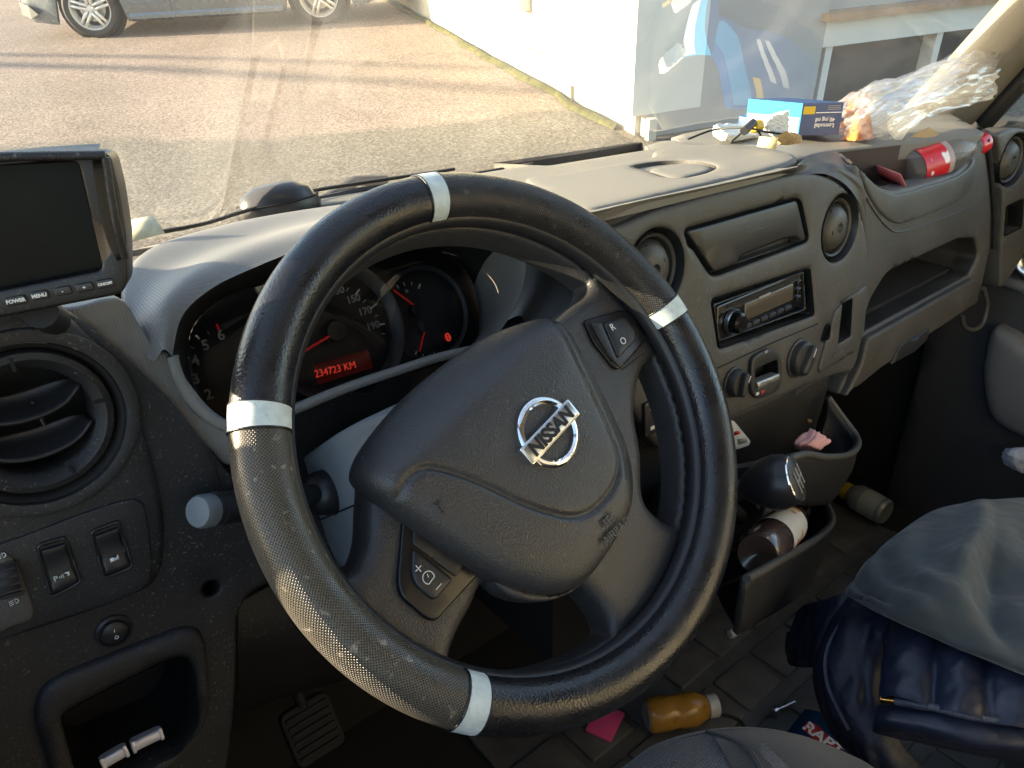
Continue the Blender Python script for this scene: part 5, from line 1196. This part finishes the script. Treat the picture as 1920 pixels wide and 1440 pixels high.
link_mesh('shell', R.reshape(-1, 3), [[i*b+j, i*b+j+1, (i+1)*b+j+1, (i+1)*b+j] for i in range(a-1) for j in range(b-1)], M_OLIVE, oj).modifiers.new('thick', 'SOLIDIFY').thickness = .003
tube('hem_seam', R[-2][::4] + A(0, 0, .002), .0016, M_OLIVE, oj, n=6)
tube('yoke_seam', [R[i][int(b*.10)] + A(0, 0, .001) for i in range(4, a, 3)], .0011, M_OLIVE, oj, n=6)
tube('hem_binding', R[-1][::3], .0028, mat('olive_binding', (.085, .085, .07), .7), oj, n=8)

# ================================================================== LOOSE THINGS
def lathe_free(name, o, ax, prof, m, parent, n=28):
    ax = unit(ax); e1 = unit(np.cross(ax, A(.1, .2, .97))); return lathe(name, Fr(o, e1, np.cross(ax, e1)), prof, m, parent, n=n)
PET = glass('pet_plastic', (.97, .96, .96), refl=.6, rough=.03, bump=.15, bscale=70, milk=.18, milkcol=(.95, .9, .9))
M_REDCAP = mat('red_cap', (.62, .012, .018), .28, coat=.4)
# cola bottle on the dash
b0 = U(1692, 322, y=.145); b1 = U(1842, 268, y=.105)
ax = unit(b1-b0); LB = float(np.linalg.norm(b1-b0)); RB = .030
print('bottle', LB, b0, b1)
cb_ = thing('cola_bottle', 'empty clear cola bottle with red label and cap in dash pocket', 'bottle', b0)
k = LB
lathe_free('bottle_body', b0, ax, [(0, .004), (RB*.75, .0), (RB*.95, .008), (RB, .03), (RB*.97, k*.30), (RB, k*.5), (RB*.97, k*.58), (RB*.75, k*.72), (RB*.48, k*.84), (RB*.42, k*.90), (RB*.42, k*.97)], PET, cb_, n=36)
m, nt, b = new_mat('cola_label'); Lk = nt.links.new
pos = N(nt, 'ShaderNodeTexCoord').outputs['Object']; w_ = N(nt, 'ShaderNodeTexNoise', i_Scale=38., i_Detail=1.); Lk(pos, w_.inputs['Vector'])
r = ramp(nt, w_.outputs[0], [(.58, (.60, .010, .02)), (.62, (.9, .82, .8))]); Lk(r.outputs[0], b.inputs['Base Color']); b.inputs['Roughness'].default_value = .3
lathe_free('label', b0, ax, [(RB*1.015, k*.08), (RB*1.0, k*.24), (RB*1.02, k*.36)], m, cb_, n=36)
M_LABS = mat('label_strip', (.40, .30, .28), .4)
lathe_free('label_strip', b0, ax, [(RB*1.022, k*.36), (RB*1.025, k*.42)], M_LABS, cb_, n=36)
lathe_free('cap', b0, ax, [(RB*.5, k*.89), (RB*.55, k*.90), (RB*.55, k*1.0), (RB*.48, k*1.025), (0, k*1.03)], M_REDCAP, cb_, n=30)
lathe_free('cap_ring', b0, ax, [(RB*.46, k*.86), (RB*.53, k*.865), (RB*.53, k*.885), (RB*.46, k*.89)], PET, cb_, n=30)
pc_ = thing('pink_card', 'folded pink card lying in dash pocket beside cola bottle', 'card', U(1665, 335, z=.80))
M_PINKC = mat('pink_card_paper', (.55, .16, .16), .6)
Fpk = Fr(U(1668, 333, z=.815), unit(U(1700, 345, z=.815)-U(1642, 322, z=.815)), (0, .8, .6))
panel('card', Fpk, rc([(-.035, -.015), (.035, -.015), (.035, .015), (-.035, .015)], .003), (), M_PINKC, pc_, w=.0, th=.001, res=.05, bev=.0004)
panel('card_print', Fpk, rc([(-.028, -.010), (.025, -.010), (.025, .010), (-.028, .010)], .002), (), mat('red_card_print', (.30, .05, .05), .5), pc_, w=.0008, th=.0004, res=.05, bev=0)
# medicine box
M_BLUE = mat('box_dark_blue', (.010, .055, .20), .35, coat=.3)
M_SKY = mat('box_light_blue', (.03, .30, .62), .35, coat=.3)
M_CARD = mat('box_white', (.72, .74, .75), .5)
M_YEL = mat('box_yellow', (.75, .50, .03), .4)
bx0 = U(1497, 254, z=.866); bxT = .046
dR = unit(A(.95, -.30, 0)); dL = unit(A(-.55, .84, 0))
bxL = U(1397, 243, z=.866) - bx0; wl = .11; wr = float(np.linalg.norm(U(1572, 252, z=.866)-bx0)); dR = unit(U(1572, 252, z=.866)-bx0); wl = float(np.linalg.norm(bxL)); dL = unit(bxL)
print('box', wl, wr, bx0)
bxo = thing('medicine_box', 'blue and white medicine box lying open on dash top', 'box', bx0)
FRb = Fr(bx0, dR, (0, 0, 1)); FLbx = Fr(bx0 + dL*wl, -dL, (0, 0, 1))
def quad(name, F, u0, v0, u1, v1, m, parent, w=0.): return link_mesh(name, [F.p(u0, v0, w), F.p(u1, v0, w), F.p(u1, v1, w), F.p(u0, v1, w)], [[0, 1, 2, 3]], m, parent, False)
hB = .044
body_ = [bx0, bx0+dR*wr, bx0+dR*wr+dL*wl, bx0+dL*wl]
link_mesh('carton', body_ + [p + A(0, 0, hB) for p in body_], [[0, 1, 5, 4], [1, 2, 6, 5], [2, 3, 7, 6], [3, 0, 4, 7], [4, 5, 6, 7], [3, 2, 1, 0]], M_BLUE, bxo, False)
sgR = 1 if FRb.n @ (CAM-bx0) > 0 else -1; sgL = 1 if FLbx.n @ (CAM-bx0) > 0 else -1
quad('light_panel', FLbx, 0, 0, wl, hB, M_SKY, bxo, .0006*sgL)
quad('white_panel', FLbx, .002, .002, wl-.002, hB*.55, M_CARD, bxo, .0012*sgL)
quad('top_panel', Fr(bx0, dR, dL), .002, .002, wr-.002, wl-.002, M_BLUE, bxo, .0)
quad('yellow_panel', FRb, wr*.03, hB*.66, wr*.32, hB*.90, M_YEL, bxo, .0006*sgR)
ftx = Fr(FRb.p(wr*.60, hB*.30, .0008*sgR), -dR, (0, 0, -1))
text('box_lettering', 'Lomudal', ftx, .0105*wr/.075, M_WHITE, bxo, w=0, bold=.0002)
text('box_lettering', '40 mg ml', Fr(FRb.p(wr*.60, hB*.48, .0008*sgR), -dR, (0, 0, -1)), .0095*wr/.075, M_WHITE, bxo, w=0, bold=.0002)
line('box_rule', [FRb.p(wr*.35, hB*.70, .001*sgR), FRb.p(wr*.97, hB*.70, .001*sgR)], .0005, M_WHITE, bxo, n=4)
for k in range(3): quad('box_small_print', FRb, wr*.62, hB*(.78+.055*k), wr*.94, hB*(.81+.055*k), M_GREYPRINT, bxo, .0008*sgR)
bcn = thing('reflection_carton', 'added flat blue carton hidden behind medicine box for its windscreen reflection', 'carton', (.87, .35, .857))  # added out of sight for the blue reflection it gives in the glass
Fbc = Fr(A(.80, .295, .8575), (1, 0, 0), (0, 1, 0))
panel('carton_sheet', Fbc, rc([(0, 0), (.15, 0), (.15, .105), (0, .105)], .003), (), mat('carton_blue', (.008, .07, .26), .4), bcn, w=.012, th=.012, res=.1, bev=.001)
quad('light_stripe', Fbc, .003, .004, .045, .101, M_SKY, bcn, .0126)
quad('yellow_stripe', Fbc, .055, .060, .068, .100, M_YEL, bcn, .0126)
for k in range(2): quad('white_print', Fbc, .085+.018*k, .012, .094+.018*k, .060, M_CARD, bcn, .0126)
# crumpled tissue, clear bag, papers, cable
def crumple(name, o, sx, sy, sz, m, parent=None, seed=0, n=4, amp=.35, smooth=False):
    bm = bmesh.new(); bmesh.ops.create_icosphere(bm, subdivisions=n, radius=1.)
    rg = np.random.default_rng(seed); K = rg.normal(size=(26, 3)); K /= np.linalg.norm(K, axis=1)[:, None]; off = rg.uniform(.35, .95, 26)
    V = np.array([tuple(v.co) for v in bm.verts]); F_ = [[v.index for v in f.verts] for f in bm.faces]; bm.free()
    dp = V @ K.T; d = np.min(np.where(dp > .05, off/np.maximum(dp, .05), 9), axis=1); d = np.minimum(d, 1.15)
    f2 = 1 + amp*.25*np.sin(V @ rg.normal(size=3)*9)*np.sin(V @ rg.normal(size=3)*7)
    V = V*(d*f2)[:, None]*A(sx, sy, sz); V[:, 2] = np.maximum(V[:, 2], -sz*.55)
    return link_mesh(name, V + A(*o), F_, m, parent, smooth)
M_TISS = mat('tissue', (.80, .79, .74), .9, bump=.4, bscale=120)
tag(crumple('tissue', U(1450, 232, z=.895), .045, .03, .030, M_TISS, seed=3), 'crumpled white tissue stuffed against the light blue box side', 'tissue')
tag(crumple('tissue', U(1362, 250, z=.868), .050, .03, .016, M_TISS, seed=5), 'flat white tissue on dash top under the black cable', 'tissue')
M_PTISS = mat('pink_tissue', (.80, .42, .38), .9, bump=.3, bscale=120)
tag(crumple('pink_tissue', U(1523, 833, y=.02), .030, .020, .022, M_PTISS, seed=9, n=4, smooth=True), 'crumpled pink tissue in the upper console tray', 'tissue')
tag(crumple('crumb_ball', U(1518, 790, y=.05), .006, .006, .006, mat('brown_crumb', (.25, .13, .05), .8), seed=4, n=2), 'small brown scrap above the pink tissue in tray', 'scrap')
M_KRAFT = mat('kraft_paper', (.50, .33, .15), .8, bump=.5, bscale=45, btype='crumple')
tag(crumple('paper_bag', U(1478, 259, z=.885), .040, .02, .013, M_KRAFT, seed=12, n=3, amp=.9), 'crumpled brown paper wrapper on dash below medicine box', 'wrapper')
FKc = Fr(U(1440, 267, z=.893), unit(U(1460, 268, z=.893)-U(1420, 264, z=.893)), (0, .5, .86))
tag(panel('cream_label', FKc, np.array([(-.013, -.006), (.011, -.007), (.011, .006), (-.012, .006)]), (), mat('cream_paper', (.75, .62, .33), .7), None, w=0, th=.001, res=.05, bev=.0003), 'small cream paper flap beside crumpled brown wrapper', 'paper')
cab1 = cr([U(1290, 261, z=.885), U(1340, 243, z=.893), U(1398, 240, z=.90), U(1440, 248, z=.893), U(1480, 252, z=.89)], 8)
ck_ = thing('black_cable', 'thin black cable with connector looped on dash top', 'cable', cab1[0])
tube('cable', cab1, .0014, M_SEAL, ck_, n=6)
tube('cable', cr([U(1372, 265, z=.882), U(1392, 248, z=.893), U(1404, 238, z=.902)], 8), .0014, M_SEAL, ck_, n=6)
tube('cable', cr([U(1420, 243, z=.90), U(1425, 256, z=.889), U(1400, 262, z=.884), U(1370, 268, z=.88)], 8), .0014, M_SEAL, ck_, n=6)
tube('connector', [U(1395, 246, z=.899), U(1412, 230, z=.905)], .0055, M_DARK2, ck_, n=8)
tag(tube('yellow_cap', [U(1412, 238, z=.899), U(1424, 236, z=.899)], .008, M_YEL, None, n=14), 'small yellow cap behind the cable connector', 'cap')
# clear plastic bag with orange wrapper
BAG = glass('clear_bag', (.97, .97, .96), refl=.28, rough=.16, bump=.2, bscale=40, milk=.15, milkcol=(.95, .93, .9))
def sheet(name, rows, m, parent, amp=.008, seed=1, nu=8, nv=8):
    rg = np.random.default_rng(seed); R = np.array([cr(r, nu) for r in rows]); R = cr(list(R), nv); a, b = R.shape[:2]
    s = np.linspace(0, 1, b)[None, :]; t = np.linspace(0, 1, a)[:, None]; z = 0
    for _ in range(9):
        f1, f2, p1 = rg.uniform(-26, 26), rg.uniform(-26, 26), rg.uniform(0, 6); z = z + np.abs(np.sin(f1*s+f2*t+p1))*rg.uniform(.2, 1)
    du_ = np.gradient(R, axis=1); dv_ = np.gradient(R, axis=0); nn = np.cross(du_, dv_); nn /= np.linalg.norm(nn, axis=2)[..., None] + 1e-9
    R = R + nn*((z-z.mean())*amp*.4)[..., None]
    return link_mesh(name, R.reshape(-1, 3), [[i*b+j, i*b+j+1, (i+1)*b+j+1, (i+1)*b+j] for i in range(a-1) for j in range(b-1)], m, parent)
bag = thing('clear_plastic_bag', 'crumpled clear plastic bag holding orange wrapper on dash', 'plastic bag', U(1650, 262, z=.87))
top_ = [U(a, b, y=y) for a, b, y in ((1578, 215, .26), (1616, 168, .24), (1680, 145, .22), (1760, 118, .20), (1830, 98, .18), (1868, 96, .17))]
fr_ = [U(a, b, y=y) for a, b, y in ((1585, 235, .20), (1625, 215, .17), (1690, 195, .15), (1770, 160, .14), (1830, 140, .13), (1872, 135, .13))]
bo_ = [U(a, b, y=y) for a, b, y in ((1582, 264, .22), (1634, 262, .17), (1690, 250, .15), (1760, 210, .14), (1830, 195, .13), (1866, 185, .14))]
bk_ = [p + A(.0, .05, -.01) for p in top_]
sheet('bag_front', [top_, fr_, bo_], BAG, bag, amp=.014, seed=2, nu=9, nv=12)
sheet('bag_back', [top_, [p + A(0, .06, -.005) for p in fr_], [p + A(0, .05, 0) for p in bo_]], BAG, bag, amp=.014, seed=5, nu=9, nv=12)
M_ORG = mat('orange_wrapper', (.62, .20, .05), .4, bump=.6, bscale=40, btype='crumple', var=.25, vscale=25)
og = thing('orange_wrapper', 'orange and brown wrapper inside the clear bag', 'wrapper', U(1590, 262, z=.87))
sheet('wrapper', [[U(1588, 188, y=.25), U(1610, 178, y=.24), U(1634, 174, y=.23)], [U(1588, 215, y=.23), U(1610, 210, y=.20), U(1632, 205, y=.21)], [U(1580, 262, y=.22), U(1604, 264, y=.18), U(1638, 260, y=.18)]], M_ORG, og, amp=.01, seed=7)
tag(loft('white_paper_roll', [[U(1662, 232, y=.17), U(1682, 210, y=.168), U(1712, 200, y=.165)], [U(1668, 250, y=.165), U(1692, 228, y=.160), U(1720, 207, y=.158)], [U(1686, 270, y=.16), U(1703, 246, y=.152), U(1728, 214, y=.150)]], mat('white_paper', (.78, .77, .73), .7), None, nu=6, nv=6), 'curled white paper in front of the clear bag', 'paper')
sheet('brown_envelope', [[U(1700, 262, y=.16), U(1740, 240, y=.15), U(1778, 262, y=.13)], [U(1705, 280, y=.15), U(1745, 272, y=.13), U(1785, 280, y=.12)], [U(1712, 296, y=.145), U(1740, 292, y=.13), U(1772, 288, y=.12)]], M_KRAFT, None, amp=.004, seed=8)
tag(bpy.data.objects['brown_envelope'], 'torn brown paper piece behind the cola bottle', 'paper')
# GPS puck and yellow note at the foot of the windscreen
pk_o = U(526, 398, y=.40)
gp = thing('gps_puck', 'black rounded antenna puck on dash by windscreen', 'antenna', pk_o)
Fpu = Fr(pk_o, unit(A(.9, -.1, .05)), unit(A(.1, .9, -.1)))
Vp, fp_ = lathe_geo(Fpu, [(.043, -.004), (.045, .004), (.043, .012), (.040, .0125), (.036, .022), (.022, .029), (0, .030)], 36)
Vp = [Fpu.o + (v-Fpu.o) - Fpu.e2*((v-Fpu.o) @ Fpu.e2)*.35 for v in Vp]
sharp(link_mesh('puck', Vp, fp_, mat('puck_black', (.022, .023, .026), .32, bump=.1), gp), 50)
V2_, f2_ = tube_geo([Fpu.p(.0432*math.cos(a), .0432*.65*math.sin(a), .0122) for a in np.linspace(0, 2*math.pi, 40, endpoint=False)], .0011, 6, closed=True)
link_mesh('puck_seam', V2_, f2_, M_BLACK, gp)
Fyn = Fr(U(262, 430, y=.33), unit(A(.95, -.2, .1)), (0, .9, .42))
tag(panel('parking_slip', Fyn, np.array([(-.020, -.012), (.018, -.011), (.014, .014), (-.012, .015)]), (), mat('pale_paper', (.72, .66, .45), .7, var=.2, vscale=90), None, w=.0, th=.001, res=.05, bev=.0003), 'pale paper slip at the foot of the windscreen beside monitor', 'paper')
# bottles on the floor and in tray
M_JUICE = mat('orange_juice', (.42, .21, .03), .3, coat=.4, var=.12, vscale=40)
def small_bottle(name, lab, p0, p1, r, m, capm, grp=None):
    o = thing(name, lab, 'bottle', p0, grp); d = p1-p0; L = float(np.linalg.norm(d))
    lathe_free('bottle_body', p0, d, [(0, .003), (r*.85, 0), (r, .006), (r, L*.30), (r*.94, L*.36), (r*.94, L*.42), (r, L*.48), (r, L*.66), (r*.7, L*.82), (r*.55, L*.86)], m, o)
    lathe_free('cap', p0, d, [(r*.62, L*.85), (r*.66, L*.86), (r*.66, L*.98), (r*.6, L), (0, L*1.002)], capm, o); return o, L
pj0 = U(1213, 1342, z=.042); pj1 = U(1345, 1322, z=.042)
M_CLOUD = mat('cloudy_plastic', (.55, .56, .56), .3)
ob, L_ = small_bottle('juice_bottle', 'small orange juice bottle with white cap lying on floor mat', pj0, pj1, .027, M_JUICE, M_CLOUD)
lathe_free('base_disc', pj0, pj0-pj1, [(.0235, -.001), (.020, .002), (0, .001)], mat('clear_base', (.42, .40, .36), .2), ob)
pb0 = U(1662, 962, z=.04); pb1 = U(1582, 918, z=.04)
M_CANW = mat('bottle_pale', (.22, .24, .24), .3, coat=.4)
o2, L2 = small_bottle('pale_bottle', 'pale bottle with yellow cap on floor below the glovebox', pb0, pb1, .030, M_CANW, mat('olive_yellow_cap', (.36, .27, .03), .4))
lathe_free('label', pb0, pb1-pb0, [(.0305, L2*.12), (.0305, L2*.5)], mat('grey_label', (.38, .40, .38), .5), o2)
pc0 = U(1420, 1040, y=-.05); pc1 = U(1500, 955, y=.02)
o3, L3 = small_bottle('tray_bottle', 'part full cola bottle with pale label in lower console tray', pc0, pc1, .024, mat('dark_cola', (.07, .045, .038), .12, coat=.6), M_GLOSSBLK)
m, nt, b = new_mat('drink_label'); Lk = nt.links.new; pos = N(nt, 'ShaderNodeTexCoord').outputs['Object']
v_ = N(nt, 'ShaderNodeTexVoronoi', i_Scale=75.); Lk(pos, v_.inputs['Vector']); r = ramp(nt, v_.outputs['Color'], [(.0, (.75, .72, .66)), (.62, (.78, .74, .68)), (.66, (.62, .25, .06)), (.86, (.6, .08, .05))]); r.color_ramp.interpolation = 'CONSTANT'; Lk(r.outputs[0], b.inputs['Base Color'])
lathe_free('label', pc0, pc1-pc0, [(.0246, L3*.28), (.0246, L3*.62)], m, o3)
FFc = Fr(U(1135, 1352, z=.015), unit(A(.9, .35, 0)), unit(A(-.35, .9, 0)))
tag(panel('pink_card', FFc, rc([(-.030, -.022), (.030, -.022), (.030, .022), (-.030, .022)], .003), (), mat('pink_vinyl', (.85, .10, .28), .45), None, w=.0, th=.003, res=.05, bev=.0008), 'bright pink card on floor under the steering wheel', 'card')
tag(panel('pink_sheet', Fr(U(1110, 1205, z=.012), unit(A(.9, .3, 0)), unit(A(-.3, .9, 0))), rc([(-.05, -.025), (.05, -.025), (.05, .025), (-.05, .025)], .003), (), mat('magenta_vinyl', (.35, .01, .06), .45), None, w=.0, th=.003, res=.05, bev=.0008), 'dark magenta sheet on floor seen through wheel opening', 'card')
Fcd = Fr(U(1560, 1392, z=.06), unit(U(1660, 1440, z=.06)-U(1500, 1350, z=.06)), unit(A(.5, .85, .0)))
uax = Fcd.e1
lf = thing('blue_leaflet', 'dark blue leaflet with red panel lettered RAPT on floor', 'leaflet', U(1560, 1392, z=.05))
cq = [Fcd.uv(*q) for q in ((1510, 1328), (1545, 1336), (1630, 1400), (1680, 1470), (1600, 1500), (1475, 1372))]
panel('leaflet', Fcd, np.array(cq), (), mat('leaflet_blue', (.006, .045, .11), .4), lf, w=0, th=.002, res=.1, bev=.0004)
rq = rc([Fcd.uv(*q) for q in ((1512, 1352), (1530, 1358), (1580, 1404), (1570, 1412), (1545, 1404), (1505, 1368))], .004)
panel('red_panel', Fcd, rq, (), mat('leaflet_red', (.42, .03, .03), .4), lf, w=.0012, th=.001, res=.1, bev=0)
du = unit(Fcd.uv(1565, 1400)-Fcd.uv(1525, 1370)); text('leaflet_lettering', 'RAPT', Fcd.px(1543, 1385, .0014, math.atan2(du[1], du[0])), .026, M_WHITE, lf, w=.0002, bold=.0008)
text('leaflet_mark', 'D', Fcd.px(1515, 1363, .0014, math.atan2(du[1], du[0])), .014, M_REDCAP, lf, w=.0004)
tag(tube('white_stub', [U(1368, 1190, z=.018), U(1384, 1182, z=.018)], .008, M_CARD, None, n=12), 'small pale stub on floor mat by the console', 'scrap')
scw = thing('metal_screw', 'small metal screw like pin lying on floor mat near leaflet', 'screw', U(1455, 1330, z=.01))
tube('pin', [U(1455, 1332, z=.018), U(1490, 1316, z=.018)], .003, M_SATIN, scw, n=8); tube('pin_head', [U(1450, 1336, z=.018), U(1456, 1332, z=.018)], .008, M_SATIN, scw, n=10)
tag(tube('floor_cable', cr([U(1240, 1345, z=.012), U(1310, 1352, z=.012), U(1345, 1340, z=.012), U(1385, 1350, z=.012), U(1400, 1372, z=.012)], 8), .003, M_SEAL, None, n=6), 'thin black cable curling over the floor mat', 'cable')
tag(crumple('white_bag', U(1912, 862, x=1.16), .03, .04, .06, mat('white_poly', (.55, .58, .68), .4, bump=.5, bscale=60), seed=21, n=3), 'crumpled white plastic bag at the passenger door edge', 'plastic bag')
# foil packets in the left pocket
M_FOIL = mat('foil', (.70, .68, .72), .30, metal=.35, bump=.8, bscale=60, btype='crumple')
for k, ((ax_, ay), (bx_, by), lab) in enumerate((((190, 1432), (238, 1404), 'lower foil wrapped strip in the left dash pocket'), ((246, 1400), (304, 1372), 'upper foil wrapped strip in the left dash pocket'))):
    f = Fr((U(ax_, ay, y=.126)+U(bx_, by, y=.126))/2, unit(U(bx_, by, y=.126)-U(ax_, ay, y=.126)), (0, .4, .9)); l_ = float(np.linalg.norm(U(bx_, by, y=.126)-U(ax_, ay, y=.126)))
    ho = thing('foil_strip', lab, 'foil strip', f.p(0, -.005), 'foil strips in the pocket')
    box('strip', f, l_, .0085, .008, M_FOIL, ho, w=.004, r=.002)
    for s in (-1, 1): box('crimped_end', f, .003, .010, .006, M_FOIL, ho, w=.0045, r=.0008, u=s*l_*.44)
# laminated card on the console
Fst = FC2.px(1382, 812, .0)
stc = thing('symbol_card', 'white laminated card with symbols on console behind wheel', 'card', Fst.o)
panel('card', FC2, rc(FC2.L([(1350, 790), (1374, 788), (1405, 826), (1402, 834), (1360, 848)]), .002), (), M_CARD, stc, w=.002, th=.002, res=.05, bev=.0005)
panel('red_symbol', FC2, np.array(FC2.L([(1374, 808), (1382, 806), (1385, 812), (1374, 815)])), (), MATS['red_print'], stc, w=.0025, th=.0003, res=.05, bev=0)
panel('dark_symbol', FC2, np.array(FC2.L([(1380, 822), (1396, 820), (1398, 828), (1382, 832)])), (), M_GREYPRINT, stc, w=.0025, th=.0003, res=.05, bev=0)
# wiper just outside the glass
wp = thing('windscreen_wiper', 'black windscreen wiper resting along the glass base', 'wiper', base[6] + A(0, .05, 0))
wpts = [FT.p(*FT.uv(*q), .0) + A(0, .035, -.022) for q in ((585, 356), (640, 344), (700, 332), (760, 325), (860, 312), (960, 297), (1030, 286))]
tube('blade', cr(wpts, 5), .004, M_SEAL, wp, n=6)
tube('arm', [wpts[1] + A(0, .02, -.01), wpts[2] + A(0, .01, .01), wpts[3] + A(0, .01, .006)], .007, M_SEAL, wp, n=6)
